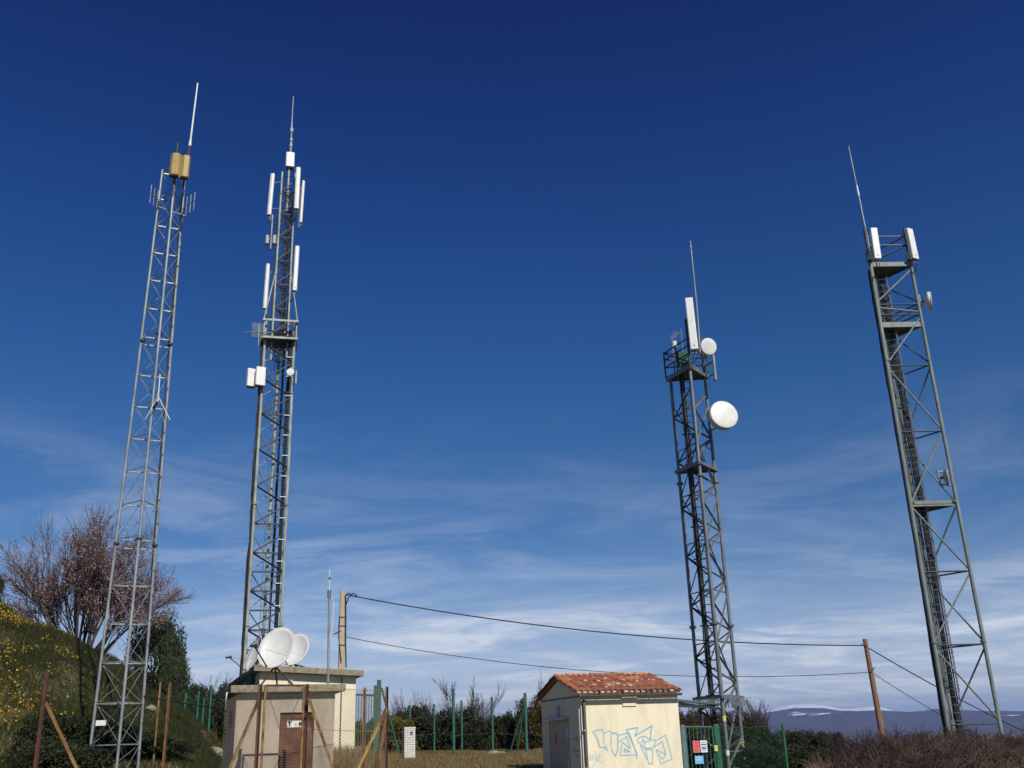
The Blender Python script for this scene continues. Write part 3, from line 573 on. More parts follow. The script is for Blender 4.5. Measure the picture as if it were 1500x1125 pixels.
# tower C
def aC(z): return np.array([*top[0][:2], z])-vt(cC)*.02
hp = MB(); hp.tube(top[0]-ez*.15, top[0]+ez*2.1, .05, None, 10); hp.build('antenna_post', galv_d, rC)
panel('panel_antenna', 'tall flat white panel antenna standing above the caged platform by the round dish', 'antenna', (1008.8, 437), (1017.2, 512), YC-1.22, 11.2, .17, -8, white, aC, (.1, .5), rad=.2)
pW = P(1026.5, 512, YC-.2)
whip('whip_antenna', 'long grey whip antenna behind the panel on the caged platform', [(1026, 520), (1020.5, 445), (1011.2, 353)], YC-.2, [.042, .032], galv, lumps=[(1011.9, 362, .06, .06)], att=[(top[0]+ez*.9, P(1025.3, 510, YC-.2)), (top[1]+ez*.3, P(1026, 519, YC-.2))])
aC1 = lambda z: C.leg(1, z)
b = MB(); b.tube(C.leg(1, zc1-.1), C.leg(1, zc1+1.9), .06, None, 10); b.build('antenna_post', galv_d, rC)
dish('dish_antenna', 'smaller round white dish beside the tall panel at the platform', 1038.3, 507.5, YC-.75, 25.5, (.30, -1, -.14), dishw, lambda z: C.leg(1, z), .22, backm=galv_d)
dish('dish_antenna', 'largest round white drum dish on the side of the spiked collar tower', 1060.8, 607, YC-.85, 43, (.22, -1, .10), dishw, lambda z: C.leg(1, z), .46, backm=greyp)
root = thing('pipe_mount', P(1048, 555, YC), 'empty galvanised outrigger pipe hanging below the smaller round dish', 'bracket'); member('pipe', P(1048.5, 556, YC-.3), P(1044.5, 520, YC-.3), .06, galv, root); MB().tube(P(1048.5, 556, YC-.3)-ez*.05, P(1048.5, 556, YC-.3), .075, None, 10).build('end_cap', galv_c, root)
member('arm', P(1047.5, 547, YC-.3), top[1]+ez*.02, .035, galv_c, root); member('arm', P(1045.6, 529, YC-.3), C.leg(1, P(1045, 529, YC-.3)[2]), .035, galv_c, root)
root = thing('yagi_antenna', pU, 'tiny pale yagi antenna on a thin upright above the caged platform', 'antenna'); member('boom', pU-exC*.05-ez*.05, pU+exC*.3+ez*.28, .014, galv, root)
for k in range(4): c = pU+exC*(.02+.07*k)+ez*(.03+.07*k); member('element', c-exC*.12+ez*.08, c+exC*.12-ez*.08, .01, galv, root)
MB().box(pU+exC*.12-ez*.3, (.14, .12, .3), (exC, eyC, ez)).build('junction_box', white, root, .01); member('bracket', pU-ez*.3, pU+exC*.12-ez*.3, .02, galv, root)
# tower D
def stub(i):
    b = MB(); b.tube(D.leg(i, zd1-.05), D.leg(i, zd1+1.75), .07, None, 10); b.build('antenna_post', galv_d, rD); return lambda z: np.array([*D.leg(i, zd1)[:2], min(z, zd1+1.7)])
s0, s1_, s2_ = stub(0), stub(1), stub(2)
panel('panel_antenna', 'white panel antenna beside the whip on top of the broad tower', 'antenna', (1279, 335), (1285.6, 379.5), YD-1.5, 10.2, .2, 0, white, s0, (.15, .6), rad=.2)
panel('panel_antenna', 'white panel antenna across the platform from the whip on the broad tower', 'antenna', (1330.5, 336), (1340, 380), YD-.75, 12, .22, 28, white, s1_, (.15, .6), rad=.2)
for h in (.9, 1.35): member('rail', D.leg(0, zd1)+ez*h, D.leg(1, zd1)+ez*h, .03, olive, rD); member('rail', D.leg(2, zd1)+ez*h, D.leg(1, zd1)+ez*h, .03, galv_d, rD)
member('rail', D.leg(0, zd1)+ez*.05, D.leg(1, zd1)+ez*.9, .022, galv_d, rD)
for i in range(2):
    b = MB(); c = D.leg(i, zd1+.25)+vt(cD)*.15; b.box(c, (.26, .22, .42), (exD, eyD, ez)); b.build('remote_unit', galv_d, rD, .02)
whip('whip_antenna', 'long pale jointed whip leaning out above the broad tower', [(1274.5, 368), (1261.6, 305), (1258, 287), (1254.9, 272), (1243, 214)], YD, [.045, .045, .055, .032], [galv, galv, dishw, galv_b], att=[(D.leg(0, zd1+1.), P(1271.5, 353, YD)), (D.leg(0, zd1+.5), P(1273, 363, YD))])
aD1 = lambda z: D.leg(1, z)
dish('dish_antenna', 'white drum dish seen from its side near the top of the broad tower', 1364, 440.5, YD-.6, 27, (1, -.38, -.08), dishw, aD1, .38, backm=galv_c)
dish('dish_antenna', 'pale grey shallow dish above the lowest platform of the broad tower', 1388, 699, YD-.75, 27, (1, -.36, -.02), mat('grey_radome', (.5, .52, .49), (.42, .44, .41), .5), aD1, .12, backm=galv_c)

# ------------------------------------------------------------------ buildings
def solve_w(p0, u, px):
    lo_, hi_ = 0., 30.
    for _ in range(50):
        m_ = (lo_+hi_)/2
        if proj(p0+u*m_)[0] < px: lo_ = m_
        else: hi_ = m_
    return lo_
class Hut:
    """local frame: u along the front to the right, d inward, z up"""
    def __init__(s, px, py, Y, az, px_r):
        s.o = P(px, py, Y); s.u = np.array([math.cos(R(az)), math.sin(R(az)), 0]); s.d = np.array([-math.sin(R(az)), math.cos(R(az)), 0]); s.ax = (s.u, s.d, ez)
        s.w = solve_w(s.o, s.u, px_r); s.o[2] = 0
    def p(s, a, b_, z): return s.o+s.u*a+s.d*b_+ez*z
    def box(s, b_, a0, a1, d0, d1, z0, z1): return b_.box(s.p((a0+a1)/2, (d0+d1)/2, (z0+z1)/2), (a1-a0, d1-d0, z1-z0), s.ax)
    def front(s, px, py, off=0.):      # picture point carried onto the front wall -> (a, z)
        q = on_plane(px, py, s.o-s.d*off, s.d); return float((q-s.o)@s.u), float(q[2])
    def left(s, px, py):
        q = on_plane(px, py, s.o, s.u); return float((q-s.o)@s.d), float(q[2])
# --- front hut with the rusty door
K = Hut(345, 1050, 24., 20, 490); gK = min(gz(*K.p(a, c, 0)[:2]) for a in (0, K.w) for c in (0, 3.2)); DK = 3.0
zt = K.front(345, 1015.5)[1]; wK = K.w
rK = thing('flat_roofed_hut', K.p(wK/2, DK/2, gK), 'small grey beige hut with a thick slab roof and a rusty door', 'hut')
dl, dz = K.front(410.5, 1044); dr, _ = K.front(460.5, 1044)
b = MB(); K.box(b, 0, dl, 0, .2, gK-.3, zt); K.box(b, dr, wK, 0, .2, gK-.3, zt); K.box(b, dl, dr, 0, .2, dz, zt); K.box(b, 0, .2, .2, DK, gK-.3, zt); K.box(b, wK-.2, wK, .2, DK, gK-.3, zt); K.box(b, .2, wK-.2, DK-.2, DK, gK-.3, zt)
wall = b.build('wall', plaster, rK)
b = MB(); K.box(b, -.16, wK+.22, -.2, DK+.2, zt+.002, zt+.17); b.build('roof', slabm, rK, .012)
b = MB(); K.box(b, dl+.004, dr-.004, .06, .10, gK, dz-.004); dK = b.build('door', doorm, rK)
b = MB(); K.box(b, dl+.08, dl+.13, .035, .06, gK+1.0, gK+1.16); b.build('handle', galv_d, dK)
for f in (.0, 1.): b = MB(); K.box(b, dl+.03, dr-.03, .05, .062, gK+.1+f*(dz-gK-.25), gK+.15+f*(dz-gK-.25)); b.build('door_rail', rust_r, dK)
(sa, sz1), (sb, sz0) = K.front(421, 1056), K.front(446.5, 1065)
rS = thing('door_sign', K.p((sa+sb)/2, .03, sz0), 'small white plate with black letters on the rusty door', 'sign'); b = MB(); K.box(b, sa, sb, .045, .058, sz0, sz1); b.build('plate', whitep, rS)
def bars(H, root, m, segs, a0, z0, sx, sz, dep, w_, name='letter'):
    b_ = MB()
    for (x1, y1, x2, y2) in segs: box_between(b_, H.p(a0+x1*sx, dep, z0+y1*sz), H.p(a0+x2*sx, dep, z0+y2*sz), .006, w_, np.cross(H.d, H.u*(x2-x1)*sx+ez*(y2-y1)*sz))
    return b_.build(name, m, root)
hh = (sz1-sz0); la = (sb-sa)
bars(K, rS, ink, [(0, 1, 1, 1), (.5, 0, .5, 1)], sa+.03*la, sz0+.15*hh, .25*la, .7*hh, .041, .03)
bars(K, rS, ink, [(0, 0, 0, 1), (.06, .5, 1, 1), (.06, .5, 1, 0)], sa+.7*la, sz0+.15*hh, .2*la, .7*hh, .041, .03)
bars(K, rS, greyp, [(0, 0, 1, 0), (0, .5, 1, .5), (.2, .8, .8, .8)], sa+.42*la, sz0+.3*hh, .16*la, .45*hh, .042, .012, 'small_print')
b = MB(); pp = K.p(-.02, .9, 0); b.tube(K.p(-.2, .45, zt-.35), K.p(-.2, .45, zt+.05), .022, None, 8); b.build('conduit', whitep, rK); b = MB(); K.box(b, -.07, 0.0, .95, 1.12, zt-.75, zt-.38); b.build('meter_box', blackc, rK)
# --- rear hut, cream
B2 = Hut(380, 1000, 33., 20, 521.5); wB = B2.w; DB = 10.5; zb = B2.front(380, 984)[1]; gB2 = min(gz(*B2.p(a, c, 0)[:2]) for a in (0, wB) for c in (0, DB)); zbr = B2.front(521, 991)[1]
rR = thing('flat_roofed_building', B2.p(wB/2, DB/2, gB2), 'long cream building with an overhanging concrete slab behind the grey hut', 'building')
def slab_box(b_, H, a0, a1, d0, d1, zl, zr, th):
    pts = [H.p(a0, d0, zl), H.p(a1, d0, zr), H.p(a1, d1, zr), H.p(a0, d1, zl)]; return b_.prism(pts, (0, 0, th))
b = MB()
for a0, a1, d0, d1 in ((0, wB, 0, .2), (0, .2, .2, DB), (wB-.2, wB, .2, DB), (.2, wB-.2, DB-.2, DB)):
    f = lambda a: zb+(zbr-zb)*a/wB
    pts = [B2.p(a0, d0, gB2-.3), B2.p(a1, d0, gB2-.3), B2.p(a1, d1, gB2-.3), B2.p(a0, d1, gB2-.3)]; top_ = [B2.p(a0, d0, f(a0)), B2.p(a1, d0, f(a1)), B2.p(a1, d1, f(a1)), B2.p(a0, d1, f(a0))]
    b.add(pts+top_, [(3, 2, 1, 0), (4, 5, 6, 7), (0, 1, 5, 4), (1, 2, 6, 5), (2, 3, 7, 6), (3, 0, 4, 7)])
b.build('wall', cream2, rR); b = MB(); sl_ = (zbr-zb)/wB; slab_box(b, B2, -.22, wB+.2, -.3, DB+.2, zb+.003-.22*sl_, zbr+.003+.2*sl_, .19); b.build('roof', slabm, rR, .012)
xa, _ = B2.front(500.3, 1000); b = MB(); b.tube(B2.p(xa, -.025, gB2+.1), B2.p(xa, -.025, zbr-.02), .02, None, 8); b.build('cable_conduit', gutter, rR)
za, zz1 = B2.front(422, 1003); b = MB(); B2.box(b, za, za+.14, -.06, 0, zz1-.25, zz1+.15); b.build('vent_box', greyp, rR)
b = MB(); b.tube(B2.p(-.12, 1.6, zb-.9), B2.p(-.12, 1.6, zb-.02), .16, None, 12); b.build('green_tank', greenp, rR)
# --- gabled hut with tiled roof and graffiti
G = Hut(851, 1040, 28., 15, 993.5); wG = G.w; ZG = G.front(851, 1017)[1]; dG = G.left(794, 1060)[0]; gG = min(gz(*G.p(a, c, 0)[:2]) for a in (0, wG) for c in (0, dG))
rG = thing('gabled_hut', G.p(wG/2, dG/2, gG), 'cream hut with a terracotta tile roof and blue graffiti on its wall', 'hut')
rise = float(on_plane(812, 990, G.p(0, dG/2, 0), G.d)[2])-ZG-.12
b = MB(); b.prism([G.p(0, 0, gG-.3), G.p(0, dG, gG-.3), G.p(0, dG, ZG), G.p(0, dG/2, ZG+rise), G.p(0, 0, ZG)], G.u*wG); b.build('wall', cream, rG)
b = MB(); G.box(b, -.022, -.001, .0, dG, ZG-.07, ZG-.02); b.build('string_course', gutter, rG)
# roof bed + individual barrel tiles
sln = math.hypot(dG/2, rise); over = .16
roofs = []
for side in (0, 1):
    e0 = G.p(0, -over if side == 0 else dG+over, ZG-over*rise/(dG/2)+.03); r0_ = G.p(0, dG/2, ZG+rise+.03); sd = (r0_-e0)/np.linalg.norm(r0_-e0); nr = np.cross(G.u, sd)*(1 if side == 0 else -1); nr = nr if nr[2] > 0 else -nr
    L_ = np.linalg.norm(r0_-e0); bb = MB(); bb.prism([e0-G.u*.1, e0+G.u*(wG+.02), r0_+G.u*(wG+.02), r0_-G.u*.1], nr*.05); ro = bb.build('roof', tile_m, rG); roofs.append((ro, e0, sd, nr, L_))
tl, tw = .42, .17
tb_ = MB(); n_ = 7
vs = []
for (yy, rr_) in ((0, .098), (1, .078)):
    for rr2 in (rr_, rr_-.016):
        for k in range(n_): a = math.pi*k/(n_-1); vs.append((math.cos(a)*rr2, yy*tl*1.12, math.sin(a)*rr2*.85))
fs = []
for k in range(n_-1): fs += [(k, k+1, 2*n_+k+1, 2*n_+k), (n_+k+1, n_+k, 3*n_+k, 3*n_+k+1), (k+1, k, n_+k, n_+k+1), (2*n_+k, 2*n_+k+1, 3*n_+k+1, 3*n_+k)]
tb_.add(vs, fs, False)
tmesh = []
for m_ in (tile_m, tile_l, mat('dark_tile', (.36, .10, .045), (.22, .06, .035), .85, 0, 6, .4, 40), mat('orange_tile', (.50, .20, .09), (.36, .12, .06), .85, 0, 6, .4, 40)):
    me = bpy.data.meshes.new('roof_tile'); me.from_pydata(tb_.v, [], tb_.f); me.update(); me.materials.append(m_); tmesh.append(me)
rt_ = random.Random(5)
for (ro, e0, sd, nr, L_) in roofs:
    ncol = int((wG+.12)/tw)+1; nrow = int(L_/tl)+1
    for i in range(ncol):
        for j in range(nrow):
            a_ = -.08+i*tw; s_ = j*tl-.05
            if s_+tl*1.12 > L_+.06: s_ = L_+.06-tl*1.12
            base = e0+G.u*(a_+rt_.uniform(-.006, .006))+sd*(s_+rt_.uniform(-.015, .015))+nr*(.055+.012*(j % 2)+rt_.uniform(0, .008))
            lich = math.exp(-((a_-wG*.62)/.45)**2-((s_-L_*.62)/.30)**2); q = rt_.random()
            me = tmesh[1] if q < lich*.95 or q < .05 else tmesh[3] if q > .78 or i == 0 else tmesh[2] if q > .58 else tmesh[0]
            tw_ = R(rt_.uniform(-1.5, 1.5)); uu = G.u*math.cos(tw_)+sd*math.sin(tw_); ss = sd*math.cos(tw_)-G.u*math.sin(tw_)
            M_ = Matrix(((uu[0], ss[0], nr[0], base[0]), (uu[1], ss[1], nr[1], base[1]), (uu[2], ss[2], nr[2], base[2]), (0, 0, 0, 1))); link(bpy.data.objects.new('roof_tile', me), ro, M_)
rr0 = G.p(-.1, dG/2, ZG+rise+.06)
for i in range(int((wG+.02)/.36)+1):
    base = rr0+G.u*(i*.36-.03)+ez*(.03+.012*(i % 2)); sd = G.u; uu = G.d; sc_ = 1.2
    M_ = Matrix(((uu[0]*sc_, sd[0], 0, base[0]), (uu[1]*sc_, sd[1], 0, base[1]), (0, 0, 1.1, base[2]), (0, 0, 0, 1))); link(bpy.data.objects.new('ridge_tile', tmesh[1 if i in (0, 1, 2, 6, 7) else 0]), roofs[0][0], M_)
ro, e0, sd, nr, L_ = roofs[0]
for i in range(int((wG+.2)/tw)):
    p = e0+G.u*(-.08+tw*i)+sd*.015+nr*.075; bb = MB(); bb.box(p, (.115, .05, .065), (G.u, sd, nr)); bb.build('mortar_plug', mortar, ro)
bb = MB()
for k in range(16):
    p = e0+G.u*rt_.uniform(.2, wG-.2)+sd*rt_.uniform(.15, L_*.95)+nr*.15; bb.box(p, (rt_.uniform(.03, .08), rt_.uniform(.04, .10), .02), (G.u*.8+sd*.6, sd*.8-G.u*.6, nr))
tag(bb.build('mortar_crumbs', mortar, ro), kind='stuff')
b = MB(); ge = e0-G.d*.05-ez*.02
prf = [(math.cos(a)*.062, math.sin(a)*.062) for a in np.linspace(math.pi, 2*math.pi, 8)]; pts = [ge+G.d*x+ez*y for x, y in prf]+[ge+G.d*x*.8+ez*y*.8 for x, y in prf[::-1]]
b.prism([p-G.u*.06 for p in pts], G.u*(wG+.1)); gu = b.build('gutter', gutter, rG)
b = MB(); b.path([ge+G.u*.02-ez*.05, G.p(.075, -.06, ZG-.16), G.p(.075, -.06, gG)], .042, 10); b.build('downpipe', gutter, rG)
for z in (ZG-.95, ZG-1.9): b = MB(); G.box(b, .015, .135, -.11, 0, z, z+.03); b.build('pipe_clip', greyp, rG)
b = MB(); b.tube(G.p(-.02, .10, gG+.1), G.p(-.02, .10, ZG-.35), .018, None, 8); b.build('cable_conduit', whitep, rG)
(va, vz) = G.front(911, 1021); (vb, vz2) = G.front(933, 1034); b = MB()
G.box(b, va, vb-.03, -.035, 0, vz2, vz-.02); b.build('vent_cover', cream, rG); b = MB(); G.box(b, va-.02, vb, -.055, 0, vz-.018, vz+.02); b.build('vent_hood', cream2, rG)
# gable wall: door, canopy, lamp, notices
d1_, zc_ = G.left(832, 1051); d2_, _ = G.left(806, 1055); zd = zc_-.06
b = MB(); b.box(G.p(-.012, (d1_+d2_)/2, (gG+zd)/2), (.024, abs(d2_-d1_), zd-gG), G.ax); dG_ = b.build('door', doorg, rG)
for dd in (d1_-.02, d2_+.02): b = MB(); b.box(G.p(-.02, dd, (gG+zd)/2), (.04, .035, zd-gG), G.ax); b.build('door_jamb', greyp, dG_)
for z in (zd-.35, zd-1.2): b = MB(); b.tube(G.p(-.04, d1_-.01, z-.12), G.p(-.04, d1_-.01, z+.12), .022, None, 8); b.build('hinge', whitep, dG_)
hd_, hz_ = G.left(815, 1116.5); b = MB(); b.box(G.p(-.05, hd_, hz_), (.06, .16, .03), G.ax); b.build('handle', whitep, dG_)
b = MB(); pc = [G.p(0, d1_-.10, zc_+.03), G.p(0, d2_+.10, zc_+.03), G.p(-.22, d2_+.10, zc_-.06), G.p(-.22, d1_-.10, zc_-.06)]; b.prism(pc, (0, 0, .03)); b.build('door_canopy', cream2, rG)
ld, lz = G.left(819, 1041); b = MB(); b.lathe(G.p(0, ld, lz), -G.u, [(.14, 0), (.14, .03), (.115, .05), (.09, .03), (0, .03)], 20); b.build('vent_ring', greyp, rG); b = MB(); b.box(G.p(-.02, ld, lz-.17), (.04, .12, .07), G.ax); b.build('vent_ring_base', greyp, rG)
def notice(H, label, px, py, wm, hm, m, lines, lm):
    d_, z_ = H.left(px, py); r_ = thing('notice', H.p(-.03, d_, z_-hm/2), label, 'sign'); b_ = MB(); b_.box(H.p(-.031, d_, z_), (.012, wm, hm), H.ax); b_.build('plate', m, r_)
    b_ = MB()
    for k, (f, wd, th) in enumerate(lines): b_.box(H.p(-.0385, d_, z_+hm*(f-.5)), (.003, wm*wd, hm*th), H.ax)
    b_.build('print', lm, r_)
notice(G, 'narrow red notice on the grey door of the gabled hut', 816, 1082.5, .20, .30, redsign, [(.5, .5, .05), (.3, .6, .05), (.7, .7, .05)], redp)
notice(G, 'grey notice with dark print on the grey door of the gabled hut', 825.5, 1082, .24, .30, greyp, [(.85, .7, .09), (.6, .6, .05), (.25, .6, .2)], inkb)
# graffiti: sprayed strokes lying on the wall
def strokes(name, label, H, lines, m, fn, width, dep, pw):
    root = None; b_ = MB(); nrm = -H.d if dep == 'front' else -H.u; p0_ = H.o+nrm*.003
    for s_, ln in enumerate(lines):
        wv = width*pw(s_); pts = [on_plane(*fn(*q), p0_, nrm) for q in ln]; 
        for k_, (a, c) in enumerate(zip(pts[:-1], pts[1:])):
            t_ = (c-a); l_ = np.linalg.norm(t_)
            if l_ < 1e-4: continue
            t_ /= l_; sd_ = np.cross(nrm, t_); z_ = nrm*(.0002*(s_ % 9)+.00012*(k_ % 2)); e_ = t_*wv*.3
            b_.add([a-e_-sd_*wv/2+z_, c+e_-sd_*wv/2+z_, c+e_+sd_*wv/2+z_, a-e_+sd_*wv/2+z_], [(0, 1, 2, 3)])
    return tag(b_.build(name, m, None), label, 'graffiti')
gl = [[(185, 220), (240, 195), (325, 190), (345, 240), (345, 380)], [(185, 220), (230, 280), (260, 345), (280, 440), (370, 455), (405, 498)], [(345, 240), (440, 205), (455, 250), (450, 450)], [(455, 240), (530, 240), (552, 285), (550, 480), (515, 585), (460, 470)], [(360, 410), (405, 498)], [(550, 275), (700, 235)], [(560, 370), (610, 340), (680, 285), (735, 465), (615, 370), (590, 565), (840, 555)], [(645, 465), (645, 512), (730, 512), (645, 465)], [(840, 555), (770, 400), (680, 190), (845, 155), (800, 280), (1055, 130), (1032, 215), (1030, 345)], [(720, 240), (825, 545), (830, 610)], [(1030, 335), (960, 292), (890, 290), (838, 330), (850, 370), (940, 462)], [(935, 375), (920, 330), (878, 395), (900, 470), (950, 560), (970, 620)], [(935, 375), (1040, 340), (1090, 335), (1105, 360), (1070, 450), (950, 465), (935, 375)], [(958, 480), (1055, 480), (1060, 690), (1005, 690), (958, 480)], [(1100, 358), (1255, 265), (1345, 615), (1180, 690), (1110, 480), (1255, 555), (1200, 360), (1070, 450)], [(1155, 545), (1205, 625), (1255, 555)]]
strokes('graffiti', 'large pale blue outlined graffiti lettering on the sunny cream wall', G, gl, spray, lambda x, y: (850+x/10, 1050+y/10), .026, 'front', lambda s_: 1.35 if s_ in (1, 3, 8, 9) else 1)
gl2 = [[(90, 610), (130, 600), (180, 560), (190, 600), (140, 640), (150, 540)], [(220, 500), (232, 640)], [(235, 590), (270, 550), (282, 590), (240, 620), (340, 685)], [(320, 540), (270, 620), (170, 740)], [(190, 560), (200, 650)]]
strokes('graffiti', 'small faint scribbled tag beside the downpipe on the cream wall', G, gl2, spray2, lambda x, y: (850+x/10, 1050+y/10), .02, 'front', lambda s_: 1)
gl3 = [[(440, 800), (470, 790), (500, 770), (530, 800), (500, 830), (480, 800)], [(450, 880), (460, 960), (490, 900), (505, 990), (540, 980)], [(470, 940), (530, 930)], [(505, 790), (520, 840)]]
strokes('graffiti', 'dark blue scribble on the shaded gable wall beside the door', G, gl3, spray3, lambda x, y: (780+x/7.76, 980+y/7.76), .02, 'left', lambda s_: 1)
# cable tray from the gabled hut to the tower
rT = thing('cable_tray', G.p(wG, .4, ZG-.6), 'grey cable tray bridging from the gabled hut to the spiked tower', 'cable tray'); q0 = P(992, 1026, 29.5); q1 = P(1052, 1031.5, YC-.4)
for k, dz_ in enumerate((0, -.14)):
    bb = MB(); box_between(bb, q0+ez*dz_, q1+ez*dz_, .16-.05*k, .06); bb.build('tray', galv_c if k == 0 else galv_d, rT)
MB().path([q0-ez*.07+exC*.05, (q0+q1)/2-ez*.12, q1-ez*.03], .035, 6).build('cable', blackc, rT)
# ------------------------------------------------------------------ satellite dishes on the roofs
def sat(label, c, nrm, wm, hm, base_pts, arm_side, mt, roll=0., feet=None):
    nrm = np.asarray(nrm, float); nrm /= np.linalg.norm(nrm); u = np.cross(ez, nrm); u /= np.linalg.norm(u); v = np.cross(nrm, u)
    u, v = u*math.cos(roll)+v*math.sin(roll), v*math.cos(roll)-u*math.sin(roll)
    low = min(q[2] for q in base_pts); root = thing('satellite_dish', (c[0], c[1], low), label, 'satellite dish'); n1, n2 = 40, 7; V = []; F = []
    for back in (0, 1):
        V.append(c-nrm*(.13*hm+.018*back))
        for r_ in range(1, n2+1):
            f = r_/n2
            for k in range(n1): a = 2*math.pi*k/n1; V.append(c+u*wm/2*f*math.cos(a)+v*hm/2*f*math.sin(a)-nrm*(.13*hm*(1-f*f)+.018*back))
    S_ = 1+n1*n2
    for o_, fl in ((0, 0), (S_, 1)):
        for k in range(n1): F.append((o_, o_+1+k, o_+1+(k+1) % n1) if not fl else (o_, o_+1+(k+1) % n1, o_+1+k))
        for r_ in range(n2-1):
            for k in range(n1):
                a, b_, c_, d_ = o_+1+r_*n1+k, o_+1+(r_+1)*n1+k, o_+1+(r_+1)*n1+(k+1) % n1, o_+1+r_*n1+(k+1) % n1; F.append((a, b_, c_, d_) if not fl else (d_, c_, b_, a))
    for k in range(n1): F.append((1+(n2-1)*n1+k, S_+1+(n2-1)*n1+k, S_+1+(n2-1)*n1+(k+1) % n1, 1+(n2-1)*n1+(k+1) % n1))
    bb = MB(); bb.add(V, F, True); bb.build('reflector', dishw, root)
    rim = [c+u*wm/2*1.003*math.cos(a)+v*hm/2*1.003*math.sin(a)-nrm*.008 for a in np.linspace(0, 2*math.pi, 41)]; MB().path(rim, .014, 5).build('rim', dishw, root)
    foot = c-v*hm*.49; feed = c+nrm*hm*.62-v*hm*.30+u*arm_side*hm
    member('feed_arm', foot, feed, .018, mt, root); f_ = MB(); fd = (c-feed)/np.linalg.norm(c-feed); f_.tube(feed-fd*.12, feed+fd*.02, .035, None, 10); f_.tube(feed+fd*.02, feed+fd*.07, .05, .055, 10); fo = f_.build('feed_horn', galv_d, root)
    for sg in (-1, 1): member('feed_stay', c+u*sg*wm*.46-v*hm*.15, feed, .003, galv_d, root)
    hub = c-nrm*(.13*hm+.06)-v*hm*.12; bb = MB(); bb.box(hub, (.22, .24, .1), (u, v, nrm)); bb.build('back_plate', galv_d, root); apex = hub-nrm*.12-v*hm*.22
    member('mounting_tube', hub-nrm*.03, apex, .035, mt, root)
    for q in base_pts: member('tripod_leg', apex, q, .022, mt, root)
    return root
zk = zt+.17
cF = P(404.5, 948, 25.2); sat('large white satellite dish on a tripod on the grey hut roof', cF, (-.22, -1, .40), .92, 1.08, [np.array([*P(381, 1006, 24.6)[:2], zk]), np.array([*P(430, 1006, 24.8)[:2], zk]), np.array([*P(407, 1006, 26.2)[:2], zk])], -.14, rust_r, R(-14))
zr_ = zb+.17
pR = np.array([*P(434, 960, 33.8)[:2], 0]); cR = P(431.5, 951, 33.6)
sat('white satellite dish half hidden behind the large one, on the cream building', cR, (-.25, -1, .42), .98, 1.12, [pR*[1, 1, 0]+np.array([dx, dy, zr_-.03]) for dx, dy in ((-.3, 0), (.35, .1), (0, .6))], -.14, galv_d, R(-14))
cL = P(370.5, 959, 34.4); sat('white satellite dish seen nearly edge on above the shaded side of the cream building', cL, (-1., -.72, .42), 1.02, 1.2, [np.array([cL[0]+dx, cL[1]+dy, zr_]) for dx, dy in ((.30, 0.1), (.75, .3), (.55, .8))], 0, galv_d)
# small pole antenna on the grey hut
pm0 = P(480.3, 1006, 25.6); pm1 = P(482.5, 868, 25.6); pm0[2] = zk
rt = thing('pole_antenna', pm0, 'thin grey pole antenna standing on the grey hut roof', 'antenna'); member('pole', pm0, pm1, .03, galv, rt); MB().tube(pm1-ez*.14, pm1+ez*.06, .05, None, 10).build('collar', galv_c, rt); member('rod', pm1, P(483, 834, 25.6), .012, dishw, rt); MB().tube(P(483, 847, 25.6)-ez*.015, P(483, 847, 25.6)+ez*.015, .035, None, 8).build('disc', galv_d, rt)
MB().path([pm1-ez*.03, pm1+np.array([.12, .05, -.25]), pm1+np.array([.10, .02, -.9]), pm1+np.array([.03, 0, -1.3])], .012, 5).build('cable', dishw, rt); MB().box(pm0+ez*.02, (.2, .2, .04)).build('base_plate', galv_d, rt)
# ------------------------------------------------------------------ poles and wires
YP = 50.; pb = P(500, 985, YP); pt = P(502, 866, YP); gp = gz(pb[0], pb[1]); rP = thing('utility_pole', (pb[0], pb[1], gp), 'pale concrete utility pole standing behind the cream building', 'pole')
dx_ = (pt-np.array([pb[0], pb[1], pb[2]]))/ (pt[2]-pb[2]); base = pt+dx_*(gp-.3-pt[2]); b = MB(); uu = np.array([.95, .3, 0]); vv = np.array([-.3, .95, 0])
V = [base+uu*sx*.19+vv*sy*.15 for sx, sy in ((-1, -1), (1, -1), (1, 1), (-1, 1))]+[pt+uu*sx*.115+vv*sy*.10 for sx, sy in ((-1, -1), (1, -1), (1, 1), (-1, 1))]; b.add(V, [(3, 2, 1, 0), (4, 5, 6, 7), (0, 1, 5, 4), (1, 2, 6, 5), (2, 3, 7, 6), (3, 0, 4, 7)]); b.build('shaft', conc, rP, .01)
for f in (904, 917, 945): p = P(501.3, f, YP); b = MB(); b.box(p, (.34, .29, .04), (uu, vv, ez)); b.build('strap', gutter, rP)
MB().path([P(506.2, 872, YP-.1), P(506.5, 900, YP-.1), P(506.2, 940, YP-.1), P(507, 978, YP-.1)], .035, 6).build('cable', blackc, rP)
MB().path([P(497, 905, YP-.2), P(495.5, 930, YP-.2), P(500, 970, YP-.2)], .02, 6).build('cable', blackc, rP)
member('arm', P(489, 929, YP-.3), P(500, 924, YP-.1), .03, galv_d, rP)
YW = 52.; qb = P(1295, 1090, YW); qt = P(1266.8, 936, YW); gw_ = gz(qb[0], qb[1]); dx_ = (qt-qb)/(qt[2]-qb[2]); base = qt+dx_*(gw_-.3-qt[2])
rW = thing('utility_pole', (base[0], base[1], gw_), 'leaning brown wooden utility pole among the brambles', 'pole'); b = MB(); b.tube(base, qt, .17, .115, 12); b.build('shaft', wood, rW); member('bracket', P(1262, 944, YW-.15), P(1270, 946, YW-.15), .03, galv_d, rW); member('bracket', P(1281, 978, YW-.15), P(1274, 985, YW-.15), .03, galv_d, rW)
